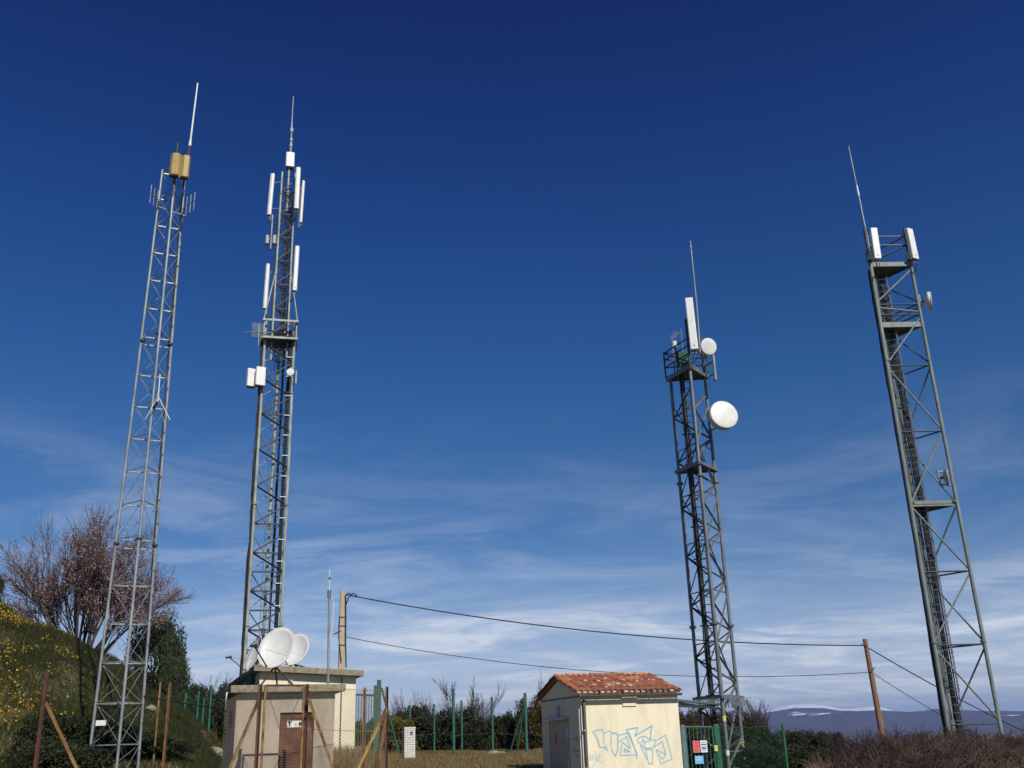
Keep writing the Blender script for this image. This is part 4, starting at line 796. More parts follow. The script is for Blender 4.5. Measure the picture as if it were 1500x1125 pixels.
def wire(name, label, a, c, sag, r, n=26, cat='cable'):
    pts = [a+(c-a)*t_-ez*sag*4*t_*(1-t_) for t_ in np.linspace(0, 1, n)]; return tag(MB().path(pts, r, 6).build(name, blackc), label, cat)
ptop = P(506, 871, YP-.1); wtop = P(1266, 945.5, YW-.15)
wire('overhead_cable', 'upper thick overhead cable from concrete pole to wooden pole', ptop, wtop, .62, .032)
plow = P(506, 933, YP-.1); wlow = P(1276, 984.5, YW-.15); wire('overhead_cable', 'lower thin overhead cable from concrete pole to wooden pole', plow, wlow, .86, .018)
wire('overhead_cable', 'upper cable running down from the wooden pole past the broad tower', wtop, P(1560, 1098, 62.), .25, .028); wire('overhead_cable', 'lower thin cable running down from the wooden pole past the broad tower', wlow, P(1600, 1150, 62.), .5, .017)
b = MB(); pts = [ptop+np.array([.05, 0, 0]), P(512, 869, YP-.1), P(519, 874, YP-.1), P(523, 872, YP-.1), P(517, 869, YP-.1), P(510, 876, YP-.1), P(507, 886, YP-.1)]; b.path(pts, .03, 6); b.build('cable_loop', blackc, rP)
wire('ground_cable', 'black cable slung from the slim mast to the grey hut', A.leg(1, P(207, 1018, YA)[2]), K.p(-.19, .45, zt-.33), .02, .016, 10)


# ------------------------------------------------------------------ fences and gates
def mesh_panel(name, corners, pitch, r, m, parent, diamond=True, n=3):
    """wire netting in the quad bl, br, tr, tl"""
    bl, br, tr, tl_ = [np.asarray(c_, float) for c_ in corners]; w_ = np.linalg.norm(br-bl); h = np.linalg.norm(tl_-bl); segs = []
    f = lambda a, c_: (bl*(1-a)+br*a)*(1-c_)+(tl_*(1-a)+tr*a)*c_
    if diamond:
        k = -h
        while k < w_:
            for sgn in (1, -1):
                x0, x1 = max(k, 0), min(k+h, w_)
                if x1-x0 > .01:
                    y0, y1 = x0-k, x1-k
                    if sgn < 0: y0, y1 = h-y0, h-y1
                    segs.append([*f(x0/w_, y0/h), *f(x1/w_, y1/h), r, r])
            k += pitch
    else:
        for x in np.arange(0, w_, pitch): segs.append([*f(x/w_, 0), *f(x/w_, 1), r, r])
        for y in np.arange(0, h, pitch): segs.append([*f(0, y/h), *f(1, y/h), r, r])
    V, F = tubes_np(segs, n); return tag(obj_np(name, V, F, m, parent), kind='stuff')
def gpt(px, py, Y, z=None):
    p = P(px, py, Y); return np.array([p[0], p[1], gz(p[0], p[1]) if z is None else z])
def angle_post(root, top_, m, r=.035, name='post', zb=None, kind='angle'):
    g_ = gz(top_[0], top_[1])-.2 if zb is None else zb; return member(name, (top_[0], top_[1], g_), top_, r, m, root, kind, np.array([.2, -1, 0]))
# rusty netting fence in front of the grey hut
wire_r = mat('rusty_wire', (.30, .25, .18), (.20, .13, .08), .7)
tops = {380: P(381.5, 1002, 22.6), 448: P(450, 1002, 22.95), 534: P(534, 1007, 23.7), 566: P(567, 1006, 23.9), 334: P(331, 1012, 22.3)}
rF = thing('netting_fence', gpt(500, 1100, 23.4), 'rusty angle iron fence with diamond wire netting around the grey hut', 'fence')
for k, m_ in ((380, rust_r), (448, rust_r), (534, rust_y), (566, rust_r)): angle_post(rF, tops[k], m_, .042 if k < 500 else .032)
for a, c_ in (((378.5, 1026), (330, 1140)), ((452, 1022), (493, 1140))): p = P(*a, 22.8); q = P(*c_, 22.4 if a[0] < 400 else 23.); member('brace', p, q+(q-p)*.25, .03, rust_y, rF, 'angle', np.array([0, -1, .1]))
for c_, m_ in (((531, 1112), rust_y), ((553, 1130), rust)): p = P(567, 1036, 23.9); q = P(*c_, 23.4); member('brace', p, q+(q-p)*.3, .034, m_, rF, 'angle', np.array([0, -1, .1]))
for zf in (0, .9):
    for a, c_ in ((448, 534), (534, 566)):
        p, q = tops[a]-ez*(.06+zf), tops[c_]-ez*(.06+zf); member('strand', p, q, .006, wire_r, rF)
gbt = lambda t_: np.array([t_[0], t_[1], gz(t_[0], t_[1])+.05])
for a, c_ in ((448, 534), (534, 566), (334, 380)): mesh_panel('wire_netting', [gbt(tops[a]), gbt(tops[c_]), tops[c_]-ez*.06, tops[a]-ez*(.06 if a != 334 else .2)], .075, .0032, wire_r, rF)
rg = thing('netting_gate', gpt(414, 1100, 22.75), 'rusty framed gate with square wire mesh before the rusty door', 'gate'); gl_, gr_ = P(389, 1004, 22.55), P(445.5, 1004, 22.85); gb = [np.array([p[0], p[1], gz(p[0], p[1])+.12]) for p in (gl_, gr_)]
for p, q in ((gb[0], gl_), (gb[1], gr_)): member('frame_upright', p, q, .026, rust_y, rg)
for f in (1., .0): member('frame_rail', gb[0]+(gl_-gb[0])*f, gb[1]+(gr_-gb[1])*f, .02, rust_r, rg)
mesh_panel('wire_mesh', [gb[0], gb[1], gr_, gl_], .05, .002, wire_r, rg, False)
member('cross_wire', gl_, (gb[0]+gb[1])/2*.35+(gl_+gr_)/2*.65-ez*.25, .006, galv_d, rg); member('cross_wire', gr_, (gb[0]+gb[1])/2*.35+(gl_+gr_)/2*.65-ez*.25, .006, galv_d, rg)
member('hinge', tops[448]-ez*.7, gr_-ez*.68, .02, rust_r, rg); member('hinge', tops[448]-ez*1.8, gr_-ez*1.78, .02, rust_r, rg)
# lone posts on the left
def lone(label, t_, Y, m_, r, brace=None):
    p = P(*t_, Y); root = thing('fence_post', gpt(t_[0]-12, 1110, Y), label, 'fence post'); angle_post(root, p, m_, r)
    if brace: a = P(*brace[0], Y); c_ = P(*brace[1], Y+.3); member('brace', a, c_+(c_-a)*.25, .024, rust_y, root, 'angle', np.array([0, -1, .1]))
lone('dark rusty fence post with a diagonal brace in front of the flowery mound', (69, 984), 19.5, rust_r, .042, ((67.5, 1030), (107, 1114)))
lone('thicker orange rusty post between the slim mast and the grey hut', (249.3, 1000), 24.5, rust, .036); lone('thinner orange rusty post between the slim mast and the grey hut', (235.2, 999), 28., rust_y, .026)
# green post fence behind
rF = thing('green_fence', gpt(660, 1100, 43.), 'green post and wire fence along the back shrubs', 'fence'); gp_ = [(600.5, 1033, 45), (636, 1031, 44.5), (664, 1009, 41.5), (676, 1026, 44), (720.5, 1021, 42.5), (769, 1015, 41)]; gt_ = []
for x, y, Y in gp_: p = P(x, y, Y); gt_.append(p); member('post', (p[0], p[1], gz(p[0], p[1])-.2), p, .045 if x not in (664, 769) else .06, greenp, rF)
for a, c_ in (((768, 1032), (744, 1112)), ((766.5, 1040), (756, 1112))): p = P(*a, 41.); q = P(*c_, 41.6); member('brace', p, q, .035, greenp, rF)
for a, c_ in zip(gt_[:-1], gt_[1:]):
    for k, f in enumerate((.75, .4)): member('strand', np.array([*a[:2], gz(*a[:2])+f*2.]), np.array([*c_[:2], gz(*c_[:2])+f*2.]), .007, galv_c, rF)
p = P(771, 1114, 41.); MB().lathe((p[0], p[1], gz(p[0], p[1])-.05), ez, [(.14, 0), (.12, .12), (.05, .2), (0, .2)], 10).build('footing', whitep, rF)
rF = thing('green_fence', gpt(290, 1090, 44.), 'green wire fence between the mound and the huts', 'fence'); ql = []
for x, y, Y in ((272.5, 1015, 43), (291.5, 1013, 42), (299, 1022, 45), (310, 1004, 41)): p = P(x, y, Y); ql.append(p); member('post', (p[0], p[1], gz(p[0], p[1])-.2), p, .05, greenp, rF)
for a, c_ in ((0, 1), (1, 3)): mesh_panel('wire_netting', [gbt(ql[a]), gbt(ql[c_]), ql[c_]-ez*.1, ql[a]-ez*.1], .12, .003, greend, rF)
# green barred gate right of the cream building
rg = thing('barred_gate', gpt(540, 1100, 36.), 'green barred gate on a thick green post next to the cream building', 'gate'); t0, t1 = P(503, 1016.5, 35.2), P(548, 1018.5, 36.); z0_ = gz(*t1[:2])+.25
member('top_rail', t0, t1, .035, greenp, rg); member('bottom_rail', np.array([*t0[:2], z0_]), np.array([*t1[:2], z0_]), .03, greenp, rg)
for k in range(13): p = t0+(t1-t0)*k/12; member('bar', np.array([*p[:2], z0_]), p, .013, greend, rg)
pp = P(553, 1004, 36.1); b = MB(); b.box((pp[0], pp[1], (pp[2]+gz(*pp[:2]))/2-.1), (.24, .18, pp[2]-gz(*pp[:2])+.2)); b.build('post', greenp, rg, .01); p2 = P(555.5, 996, 36.4); member('post', np.array([*p2[:2], gz(*p2[:2])]), p2, .075, greenp, rg)
p = P(559, 1008, 36.4); q = P(585, 1106, 37.); member('brace', p, q, .04, greenp, rg); member('post', gpt(566, 1100, 38.)-ez*.1, P(567, 1052, 38.), .03, greenp, rg); member('rail', P(560, 1085, 37.2), P(578, 1085, 37.2), .02, greenp, rg)
MB().box(P(527, 1096, 35.5)-ez*.3, (.7, .4, .7)).build('plinth', slabm, rg, .02)
# green gate by tower C
rg = thing('barred_gate', gpt(1022, 1120, 31.), 'dark green barred gate with notices between the gabled hut and the spiked tower', 'gate'); Yg_ = 31.; gt0, gt1 = P(1003.5, 1065, Yg_), P(1043, 1065, Yg_); zg0 = gz(*gt0[:2])+.15
for p in (gt0, gt1): member('frame_upright', np.array([*p[:2], zg0]), p, .028, greenp, rg)
member('frame_rail', gt0, gt1, .028, greenp, rg); member('frame_rail', np.array([*gt0[:2], zg0]), np.array([*gt1[:2], zg0]), .028, greenp, rg)
for k in range(1, 7): p = gt0+(gt1-gt0)*k/7; member('bar', np.array([*p[:2], zg0]), p, .013, greenp, rg)
for x, w_, m_, y in ((999.5, .13, mat('blue_grey_paint', (.12, .19, .22), (.09, .14, .17), .5), 1062), (1048.5, .15, greend, 1061)):
    p = P(x, y, Yg_); g_ = gz(*p[:2])-.2; b = MB(); b.box((p[0], p[1], (p[2]+g_)/2), (w_, .13, p[2]-g_)); b.build('post', m_, rg, .01)
p = P(1049, 1096, Yg_-.08); MB().box(p, (.1, .01, .16)).build('label_plate', yellowlab, rg)
q = P(1035, 1086, Yg_+.03); member('latch_bar', q, P(1043.5, 1093, Yg_+.03), .012, galv, rg)
def gsign(label, x0, x1, y0, y1, m_, lm, lines):
    c_ = P((x0+x1)/2, (y0+y1)/2, Yg_-.06); w_, h = px2m(x1-x0, c_), px2m(y1-y0, c_); r_ = thing('notice', c_-ez*h/2, label, 'sign'); MB().box(c_, (w_, .008, h)).build('plate', m_, r_)
    b_ = MB()
    for f, wd, th in lines: b_.box(c_+np.array([0, -.0055, h*(f-.5)]), (w_*wd, .003, h*th))
    b_.build('print', lm, r_)
    for f in (-.4, .4): member('fixing', c_+np.array([0, .004, h*f]), c_+np.array([0, .06, h*f]), .008, galv, r_)
gsign('faded red notice on the dark green gate', 1015, 1025, 1085.5, 1102, pink, redsign, [(.82, .7, .07), (.6, .75, .05), (.48, .6, .05), (.3, .7, .05), (.15, .5, .05)])
gsign('white notice with blue print on the dark green gate', 1026, 1036, 1085, 1101.5, whitep, inkb, [(.85, .7, .04), (.66, .8, .10), (.45, .8, .04), (.33, .7, .12), (.16, .6, .04)])
gsign('light blue notice hanging low on the dark green gate', 1018, 1030.5, 1107.5, 1118.5, bluesign, whitep, [(.75, .5, .06), (.5, .6, .05)])
rF = thing('green_fence', gpt(1148, 1110, 36.), 'dark green fence post with strands before the dark evergreen hedge', 'fence'); p = P(1146, 1060, 36.); member('post', np.array([*p[:2], gz(*p[:2])-.2]), p, .05, greend, rF); p3 = P(1052, 1066, 34.)
mesh_panel('wire_netting', [gbt(p3), gbt(p), p-ez*.1, np.array([*p3[:2], p[2]-.1])], .12, .0025, greend, rF); member('strand', np.array([*p3[:2], p[2]-.08]), p-ez*.08, .008, greend, rF); member('post', np.array([*p3[:2], gz(*p3[:2])-.2]), np.array([*p3[:2], p[2]]), .04, greend, rF)
# white brick pillar: every brick its own piece
pc = gpt(598.5, 1100, 40.); bw = px2m(16, pc+ez*.6); bh = float(P(598, 1067, 40.)[2]-pc[2])+.02; rB_ = thing('brick_pillar', pc, 'short white brick meter pillar standing in the grass', 'pillar'); pu = np.array([math.cos(R(22)), math.sin(R(22)), 0]); pv = np.array([-math.sin(R(22)), math.cos(R(22)), 0])
MB().box(pc+ez*bh/2-ez*.05, (bw-.03, bw*.8-.03, bh), (pu, pv, ez)).build('core', mat('brick_joint', (.42, .40, .36), (.3, .29, .26), .95), rB_)
nrow = 14; rh = bh/nrow; bkm = MB(); bkm.box((0, 0, 0), (1, 1, 1)); bme = bpy.data.meshes.new('brick'); bme.from_pydata(bkm.v, [], bkm.f); bme.update(); bme.materials.append(brickw)
for j in range(nrow):
    for side in range(4):
        du, dv, ln = ((pu, -pv, bw), (pv, pu, bw*.8), (pu, pv, bw), (pv, -pu, bw*.8))[side]; half = (bw*.8 if side in (0, 2) else bw)/2
        n_b = 2; cuts = [0, .5, 1] if j % 2 else [0, .25, .75, 1]
        for a, c_ in zip(cuts[:-1], cuts[1:]):
            cen = pc+ez*(rh*(j+.5))+dv*(half-.008)+du*(ln*((a+c_)/2-.5)); sx, sy, sz = ln*(c_-a)-.012, .03, rh-.012
            M_ = Matrix(((du[0]*sx, dv[0]*sy, 0, cen[0]), (du[1]*sx, dv[1]*sy, 0, cen[1]), (0, 0, sz, cen[2]), (0, 0, 0, 1))); link(bpy.data.objects.new('brick', bme), rB_, M_)
MB().box(pc+ez*(bh+.0), (bw+.03, bw*.8+.03, .05), (pu, pv, ez)).build('cap', brickw, rB_); MB().box(pc+ez*(bh*.84)+(-pv)*(bw*.4+.012)+pu*.06, (.09, .02, .13), (pu, pv, ez)).build('meter_plate', gutter, rB_)
# limestone blocks
def stone(px, py, Y, s_, label, sz=.6):
    p = gpt(px, py, Y); r_ = np.random.default_rng(int(px)); b_ = MB(); n1, n2 = 9, 6; vs_ = []
    for i in range(n2+1):
        for k in range(n1): a = 2*math.pi*k/n1; e_ = math.pi*(i/n2-.5); f = s_*r_.uniform(.8, 1.15); vs_.append(p+ez*s_*sz*.35+np.array([math.cos(a)*math.cos(e_)*f, math.sin(a)*math.cos(e_)*f*.8, math.sin(e_)*f*sz]))
    b_.add(vs_, [(i*n1+k, i*n1+(k+1) % n1, (i+1)*n1+(k+1) % n1, (i+1)*n1+k) for i in range(n2) for k in range(n1)]); tag(b_.build('stone', rock), label, 'stone')
for a in ((314, 1093, 33., .3, 'pale limestone block at the mound foot beside the grey hut'), (294, 1072, 36., .2, 'pale limestone block higher up the mound foot'), (567, 1105, 38., .22, 'pale stone near the green gate post'), (580, 1104, 38.5, .26, 'pale stone at the foot of the green brace'), (688, 1110, 40., .25, 'flat pale stone in the grass near the fence posts', .3), (723, 1109, 41., .32, 'pale stone at the foot of a green fence post', .5), (734, 1110, 40.6, .26, 'rounded pale stone in the grass by the braced post'), (222, 1024, 34, .2, 'white stone on the mound behind the slim mast')): stone(*a)

# ------------------------------------------------------------------ vegetation
def branch(segs, p, d, ln, r, lvl, spread, rr, kids, upb=.25, tips=None, bend=.18):
    n = 3; q = p
    for k in range(n):
        d = d+np.array([rr.gauss(0, bend), rr.gauss(0, bend), rr.gauss(0, bend)+upb*.25]); d /= np.linalg.norm(d); e = q+d*ln/n; ra = r*(1-.5*k/n); rb = r*(1-.5*(k+1)/n); segs.append([*q, *e, ra, rb])
        if lvl > 0:
            for _ in range(kids[lvl-1] if k else max(1, kids[lvl-1]-1)):
                a = rr.uniform(0, 6.283); u, v, _w = frame(d); nd_ = d+(u*math.cos(a)+v*math.sin(a))*rr.uniform(.5, 1.1)*spread+np.array([0, 0, upb]); nd_ /= np.linalg.norm(nd_)
                branch(segs, e, nd_, ln*rr.uniform(.45, .75), rb*.62, lvl-1, spread, rr, kids, upb, tips, bend)
        elif tips is not None: tips.append(e)
        q = e
def set_tree(root, loc, s_=1., rz=0.): root.matrix_basis = Matrix.Translation(Vector(loc)) @ Matrix.Rotation(rz, 4, 'Z') @ Matrix.Scale(s_, 4)
bark_d = mat('dark_bark', (.085, .058, .05), (.045, .032, .03), .9, 0, 12); bark_p = mat('purple_brown_twig', (.105, .066, .066), (.045, .03, .032), .9, 0, 8); bark_b = mat('brown_bramble', (.125, .078, .05), (.035, .022, .016), .9, 0, 3, orand=.6); bark_g = mat('straw_twig', (.24, .17, .09), (.11, .075, .045), .9, 0, 6, orand=.5); bark_r = mat('red_bramble', (.10, .052, .042), (.03, .017, .015), .9, 0, 3, orand=.6)
def leafm(n, c, c2, tr=.25): return mat(n, c, c2, .6, 0, 1.2, island=True, trans=tr, lo=.2, hi=.75, spec=.25)
lf_ol = leafm('olive_leaf', (.075, .095, .042), (.018, .026, .012)); lf_dk = leafm('dark_evergreen_leaf', (.050, .060, .022), (.012, .016, .007)); lf_br = leafm('bronze_hedge_leaf', (.12, .085, .025), (.022, .024, .010)); lf_yg = leafm('yellow_green_leaf', (.15, .135, .025), (.04, .05, .012)); blos = leafm('dusty_pink_blossom', (.62, .43, .39), (.26, .155, .13), .3); lf_iv = leafm('ivy_leaf', (.045, .055, .018), (.009, .013, .006))
# almond tree in fading blossom
rr = random.Random(21); segs = []; tips = []; base = gpt(116, 962, 43.); 
stems = [(-1.9, 1.0), (-1.35, 1.25), (-.9, 1.2), (-.55, 1.3), (-.2, 1.2), (.15, 1.25), (.5, 1.15), (.85, 1.1), (1.3, 1.05), (1.75, .95), (-1.1, 1.1), (.3, 1.2), (2.1, .8), (-1.6, 1.1), (-.7, 1.3), (0., 1.3), (.7, 1.15), (1.5, 1.)]
for k, (lean, hgt_) in enumerate(stems):
    p = base+np.array([lean*.35+(k % 3)*.1, rr.uniform(-.6, .6), -.5]); d = np.array([lean*.44, rr.uniform(-.35, .35), 1.]); d /= np.linalg.norm(d)
    branch(segs, p, d, 2.15*hgt_, .06*hgt_, 3, .6, rr, [4, 3, 2], .14, tips, .11)
tr_ = thing('almond_tree', base, 'bare branching almond tree in faded pink blossom on top of the mound', 'tree'); S = np.array(segs); S[:, :3] -= base; S[:, 3:6] -= base; S[:, 6:8] = np.maximum(S[:, 6:8], .006)
thick = S[:, 6] > .045; V, F = tubes_np(S[thick], 7); obj_np('trunk', V, F, bark_d, tr_, Matrix.Translation(Vector(base)), True); V, F = tubes_np(S[~thick], 4); tag(obj_np('twigs', V, F, bark_p, tr_, Matrix.Translation(Vector(base))), kind='stuff')
T_ = np.array(tips)-base; idx = rng.integers(0, len(T_), 36000); C_ = T_[idx]+rng.normal(0, .06, (36000, 3)); V, F = leaves_np(C_, .027, .8); tag(obj_np('blossom', V, F, blos, tr_, Matrix.Translation(Vector(base))), kind='stuff')
print('almond segs', len(segs), 'tips', len(tips))
# leafy bushes: a few crowns shared by many plants
def crown(n, lumps, leaf, seed, ex_=(1, 1, 1), fill=.55, up=0.):
    r_ = np.random.default_rng(seed); cs = []; 
    for i in range(lumps):
        a = r_.uniform(0, 6.283); e_ = r_.uniform(.08, 1.) ; rad = r_.uniform(.35, .85); c0 = np.array([math.cos(a)*rad*math.sqrt(max(0, 1-(e_-.45)**2*1.6)), math.sin(a)*rad*math.sqrt(max(0, 1-(e_-.45)**2*1.6)), e_*1.25]); cs.append((c0, r_.uniform(.14, .34)))
    pts = []
    per = n//lumps
    for c0, rd in cs:
        v = r_.normal(size=(per, 3)); v /= np.linalg.norm(v, axis=1, keepdims=True); pts.append(c0+v*rd*(r_.uniform(fill, 1.12, (per, 1))))
    C2 = np.concatenate(pts)*np.array(ex_); C2 = C2[C2[:, 2] > 0]; return leaves_np(C2, leaf, .5, up), [c0*np.array(ex_) for c0, _ in cs]
PROT = {}
def proto(key, n, lumps, leaf, m_, seed, ex_=(1, 1, 1), fill=.55):
    (V, F), cs = crown(n, lumps, leaf, seed, ex_, fill); me = mesh_np('crown', V, F, m_); sg = []
    for c0 in cs[:26]: mid = c0*.5+np.array([0, 0, .05]); sg += [[0, 0, -.15, *mid, .03, .02], [*mid, *c0, .02, .007]]
    V, F = tubes_np(sg, 5); PROT[key] = (me, mesh_np('trunk', V, F, bark_d, True))
proto('dark', 9000, 46, .05, lf_dk, 1); proto('dark2', 9000, 52, .05, lf_dk, 2, (1.15, 1, .9)); proto('bronze', 9000, 46, .045, lf_br, 3, (1, 1, 1.05)); proto('olive', 16000, 70, .035, lf_ol, 4, (1, 1, 1.1)); proto('yg', 9000, 40, .045, lf_yg, 5, (1.2, 1, .8)); proto('ivy', 10000, 50, .045, lf_iv, 6, (1.3, 1.1, .7))
def bush(key, px, py_top, Y, wpx, label, cat='shrub', name='shrub', group=None, dz=0.):
    p = gpt(px, py_top, Y); h = float(P(px, py_top, Y)[2])-p[2]; sc = px2m(wpx, p+ez)/2; me, tk = PROT[key]; root = thing(name, p, label, cat, group); M_ = Matrix.Translation(Vector(p+ez*dz)) @ Matrix.Rotation(rng.uniform(0, 6.28), 4, 'Z') @ Matrix.Diagonal((sc, sc, max(h, .3)/1.42, 1))
    link(bpy.data.objects.new('trunk', tk), root, M_); link(bpy.data.objects.new('crown', me), root, M_); return root
bush('olive', 232, 914, 45., 86, 'dark rounded olive tree behind the slim mast on the mound slope', 'tree', 'olive_tree'); bush('olive', 258, 968, 44., 52, 'lower dark olive bush at the outer edge of the olive tree', 'tree', 'olive_tree'); bush('olive', -14, 838, 41., 52, 'olive branch tips poking over the mound crest', 'tree', 'olive_tree'); bush('dark', 208, 985, 42, 60, 'low dark bush under the almond tree', 'shrub')
HB = 'dark evergreen shrubs forming the back hedge'
for k, (x, y, Y, w_, key) in enumerate([(282, 1004, 47, 48, 'dark'), (312, 1000, 48, 50, 'dark2'), (338, 1003, 49, 44, 'dark'), (606, 1036, 47, 64, 'dark'), (640, 1034, 47, 64, 'dark2'), (672, 1038, 46.5, 62, 'dark'), (700, 1044, 46.5, 56, 'dark2'), (726, 1050, 47, 54, 'dark'), (750, 1036, 46.5, 52, 'dark2'), (776, 1024, 45, 54, 'bronze'), (800, 1026, 45, 54, 'bronze')]):
    bush(key, x, y, Y, w_, 'dark evergreen shrub in the hedge behind the green fence posts' if key != 'bronze' else 'bronze tinted evergreen shrub in the hedge behind the gabled hut', 'shrub', 'shrub', HB if key != 'bronze' else 'bronze hedge shrubs')
bush('yg', 578, 1036, 45, 84, 'yellow green rounded bush behind the green barred gate', 'shrub'); bush('dark2', 540, 1048, 47, 60, 'dark bush seen through the bars of the green gate', 'shrub')
for k, (x, y, Y, w_) in enumerate([(1003, 1042, 45, 44), (1022, 1040, 46, 40), (1044, 1044, 46, 40), (1064, 1046, 46, 42), (1086, 1046, 45.5, 40)]): bush('bronze', x, y, Y, w_, 'bronze tipped evergreen shrub in the hedge behind the spiked tower', 'shrub', 'shrub', 'bronze shrubs behind the tower')
for k, (x, y, Y, w_, key) in enumerate([(1100, 1058, 43, 56, 'dark'), (1128, 1064, 43, 56, 'dark2'), (1160, 1072, 42, 60, 'dark'), (1190, 1066, 43, 56, 'dark2'), (1216, 1074, 44, 50, 'dark'), (1500, 1082, 47, 70, 'dark'), (1075, 1084, 42, 60, 'dark2'), (1108, 1090, 38, 66, 'dark'), (1140, 1092, 37, 66, 'dark2'), (1172, 1092, 37, 66, 'dark'), (1204, 1094, 36, 66, 'dark2'), (1020, 1082, 41.5, 60, 'dark'), (1045, 1090, 41.5, 56, 'dark2')]): bush(key, x, y, Y, w_, 'dark evergreen shrub beyond the dark green fence post', 'shrub', 'shrub', 'dark shrubs on the open side')
for k, (x, y, Y, w_) in enumerate([(96, 1022, 27.5, 100), (130, 1040, 28.5, 100), (168, 1050, 29, 90), (205, 1062, 28.5, 90), (75, 1062, 26, 90), (118, 1075, 26, 100), (240, 1076, 29.5, 80)]): bush('ivy', x, y, Y, w_, 'dark ivy covered scrub at the foot of the mound behind the slim mast', 'shrub', 'shrub', 'ivy scrub on the mound foot')
# bare shrubs and brambles
def bare_proto(key, seed, n, ln, r_, lvl, spread, kids, upb, m_, fan=.6, bend=.16):
    rr = random.Random(seed); sg = []
    for k in range(n):
        d = np.array([rr.uniform(-fan, fan), rr.uniform(-fan, fan), 1.]); d /= np.linalg.norm(d); branch(sg, np.array([rr.uniform(-.25, .25), rr.uniform(-.25, .25), -.1]), d, ln*rr.uniform(.7, 1.1), r_, lvl, spread, rr, kids, upb, None, bend)
    S = np.array(sg); S[:, 6:8] = np.maximum(S[:, 6:8], .0035); top_ = np.percentile(S[:, 5], 99.5); V, F = tubes_np(S, 4); PROT[key] = (mesh_np('branches', V, F, m_), top_)
bare_proto('bare1', 31, 7, .75, .018, 2, .6, [3, 2], .2, bark_p); bare_proto('bare2', 32, 5, .8, .02, 2, .5, [3, 3], .25, bark_d, .45); bare_proto('bramble', 33, 20, .62, .009, 2, .9, [4, 3], .02, bark_b, 1.1, .25); bare_proto('bramble2', 34, 20, .6, .008, 2, .95, [4, 3], .02, bark_r, 1.2, .25); bare_proto('straw', 35, 16, .7, .007, 1, .6, [3], .05, bark_g, .8, .2); bare_proto('btree', 36, 4, .9, .03, 3, .55, [3, 2, 2], .2, bark_p, .5, .12)
def bare(key, px, py_top, Y, label, cat='shrub', name='bare_shrub', group=None, sx=1.):
    p = gpt(px, py_top, Y); h = float(P(px, py_top, Y)[2])-p[2]; me, t_ = PROT[key]; s_ = max(h, .25)/t_; M_ = Matrix.Translation(Vector(p)) @ Matrix.Rotation(rng.uniform(0, 6.28), 4, 'Z') @ Matrix.Diagonal((s_*sx, s_*sx, s_, 1)); o = link(bpy.data.objects.new(name, me), None, M_); return tag(o, label, cat, group)
for k, (x, y, Y) in enumerate([(598, 1022, 47), (622, 1012, 48), (640, 1018, 47), (658, 1026, 48), (730, 1030, 47)]): bare('bare1' if k % 2 else 'bare2', x, y, Y, 'bare twiggy shrub rising over the dark hedge behind the fence posts', group='bare shrubs over the hedge', sx=.8)
bare('btree', 690, 996, 48, 'taller pale bare sapling rising above the hedge between green posts', 'tree', 'bare_tree', sx=.7); bare('bare2', 786, 990, 47, 'thin bare sapling beside the gable of the tiled hut', 'tree', 'bare_tree', sx=.5); bare('btree', 1118, 1020, 46, 'small bare tree against the snowy mountains beside the spiked tower', 'tree', 'bare_tree', sx=1.1); bare('bare1', 300, 990, 49, 'bare twigs above the hedge between mound and huts', sx=.9); bare('bare1', 575, 1022, 49, 'faint bare twigs above the yellow green bush', sx=.7)
rb = random.Random(9)
for k in range(78):
    x = 1210+(k*53 % 315)+rb.uniform(-6, 6); t_ = min(1, max(0, (x-1215)/70)); band = k % 4; Y = (rb.uniform(22.5, 26), rb.uniform(26, 30), rb.uniform(30, 35), rb.uniform(35, 39.3))[band]; y = (1112, 1104, 1093, 1082)[band]-6*t_+rb.choice((-16, -8, -3, 0, 4, 10, 16))+rb.uniform(-3, 3)+(1-t_)*14+14*min(1, max(0, (x-1405)/40))
    dry = k % 7 == 3 or (x < 1245 and k % 3 == 0)
    bare('straw' if dry else ('bramble', 'bramble2')[k % 2], x, y, Y, 'straw coloured dry stalks in the bramble thicket' if dry else 'tangled brown bramble clump in the thicket around the wooden pole and broad tower', 'bramble', 'bramble', 'dry stalks' if dry else 'brambles', rb.uniform(1., 1.7))
for k in range(14): bush('ivy', 1205+k*22+rb.uniform(-8, 8), 1098+rb.uniform(-8, 14), rb.uniform(27, 37), rb.uniform(26, 56), 'low dark leafy scrub between the brambles', 'shrub', 'shrub', 'leafy scrub in the thicket')
# grass on the mound and round the huts, yellow flowers
def scatter(n, fx, fy):
    x = rng.uniform(*fx, n); y = rng.uniform(*fy, n); return x, y
def blades(x, y, h, w_, lean=.5):
    n = len(x); z = ground(x, y); a = rng.uniform(0, 6.283, n); b_ = rng.uniform(0, 6.283, n); hh_ = h*rng.uniform(.5, 1.3, n); P0 = np.stack([x, y, z-.02], 1); sd = np.stack([np.cos(a), np.sin(a), 0*a], 1)*w_; tip = P0+np.stack([np.cos(b_)*hh_*lean*rng.uniform(0, 1.2, n), np.sin(b_)*hh_*lean*rng.uniform(0, 1.2, n), hh_], 1)
    V = np.stack([P0-sd, P0+sd, tip], 1).reshape(-1, 3); return V, np.arange(3*n).reshape(-1, 3)
gr_g = leafm('mound_grass', (.062, .070, .018), (.014, .021, .007), .3); gr_d = leafm('dry_grass', (.34, .25, .12), (.10, .085, .03), .3)
y_ = rng.uniform(22.5, 44, 260000); a_ = rng.uniform(-.64, -.26, 260000); x_ = a_*y_; hgt2 = .10+.16*np.clip(vn(x_, y_, 1.1, 28)*.6+.5, 0, 1.3); V, F = blades(x_, y_, hgt2, .012); o = obj_np('mound_grass', V, F, gr_g); tag(o, 'green grass covering the mound', 'grass', None, 'stuff')
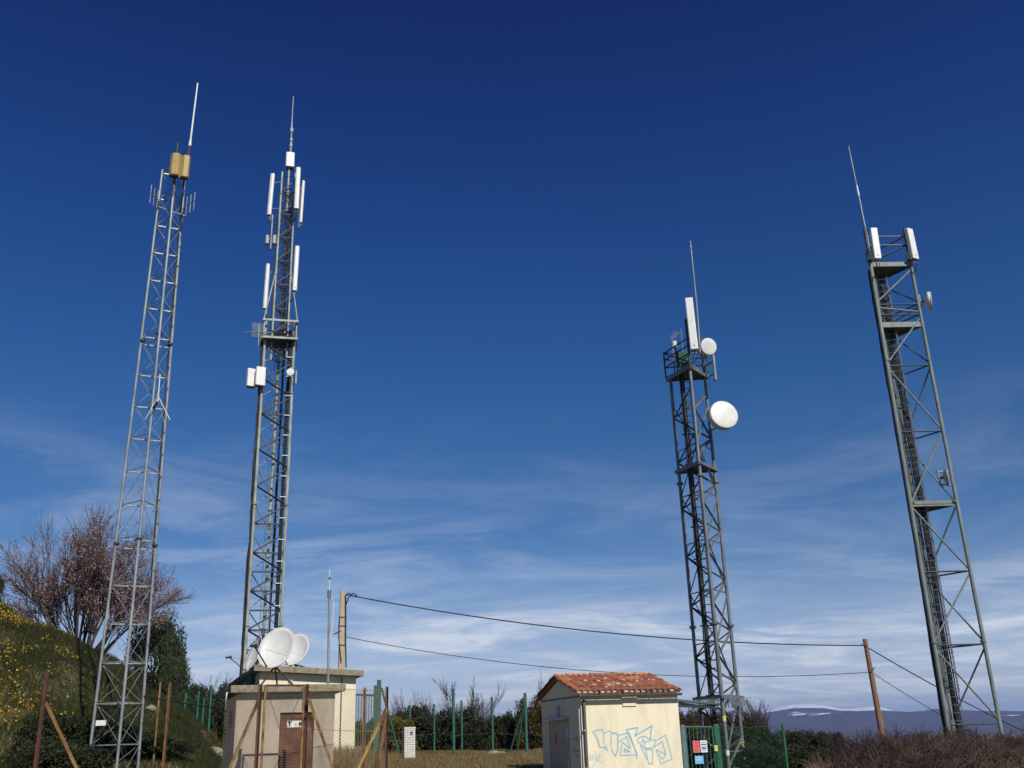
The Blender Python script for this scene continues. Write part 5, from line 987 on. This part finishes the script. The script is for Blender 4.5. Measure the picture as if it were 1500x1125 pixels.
x_, y_ = scatter(150000, (-8.5, 3.2), (31., 47)); V, F = blades(x_, y_, .16, .012, .7); tag(obj_np('dry_grass', V, F, gr_d), 'dry straw coloured grass around the huts', 'grass', None, 'stuff')
y_ = rng.uniform(23, 43, 60000); a_ = rng.uniform(-.64, -.27, 60000); x_ = a_*y_; k_ = vn(x_, y_, .5, 18)+.7*vn(x_, y_, 1.6, 19) > .75; V, F = blades(x_[k_], y_[k_], .26, .012, .8); tag(obj_np('straw_grass', V, F, gr_d), 'straw coloured dry grass patches on the mound', 'grass', None, 'stuff')
x_, y_ = scatter(7000, (-7.0, -4.0), (30.6, 34.)); V, F = blades(x_, y_, .5, .012, .55); tag(obj_np('tall_dry_grass', V, F, gr_d), 'tall dry grass beside the cream building', 'grass', None, 'stuff')
y_ = rng.uniform(23, 43, 26000); a_ = rng.uniform(-.62, -.33, 26000); x_ = a_*y_; pt_ = vn(x_, y_, .8, 8)*.6+vn(x_, y_, 2.3, 9)*.6-(a_+.47)*9-np.maximum(0, (y_-34)/10)*.9; k_ = pt_ > rng.uniform(.05, 1.3, len(a_)); x_, y_ = x_[k_], y_[k_]; C_ = np.stack([x_, y_, ground(x_, y_)+rng.uniform(.10, .26, len(x_))], 1)
V, F = leaves_np(C_, .030, .9, 1.5); tag(obj_np('yellow_flowers', V, F, leafm('yellow_petal', (.60, .38, .02), (.24, .16, .012), .2)), 'yellow wild flowers scattered over the mound', 'flowers', None, 'stuff')
# ------------------------------------------------------------------ air
hz = MB(); hz.box((0, 4000, 40), (26000, 17000, 300)); ho = hz.build('haze', soil); ho.data.materials.clear()
hm = bpy.data.materials.new('haze_air'); hm.use_nodes = True; t = hm.node_tree; t.nodes.clear(); pv_ = t.nodes.new('ShaderNodeVolumePrincipled'); pv_.inputs['Color'].default_value = (.42, .58, 1, 1); pv_.inputs['Density'].default_value = 1.15e-4; pv_.inputs['Anisotropy'].default_value = .1
ou = t.nodes.new('ShaderNodeOutputMaterial'); t.links.new(pv_.outputs[0], ou.inputs['Volume']); ho.data.materials.append(hm); tag(ho, kind='stuff')
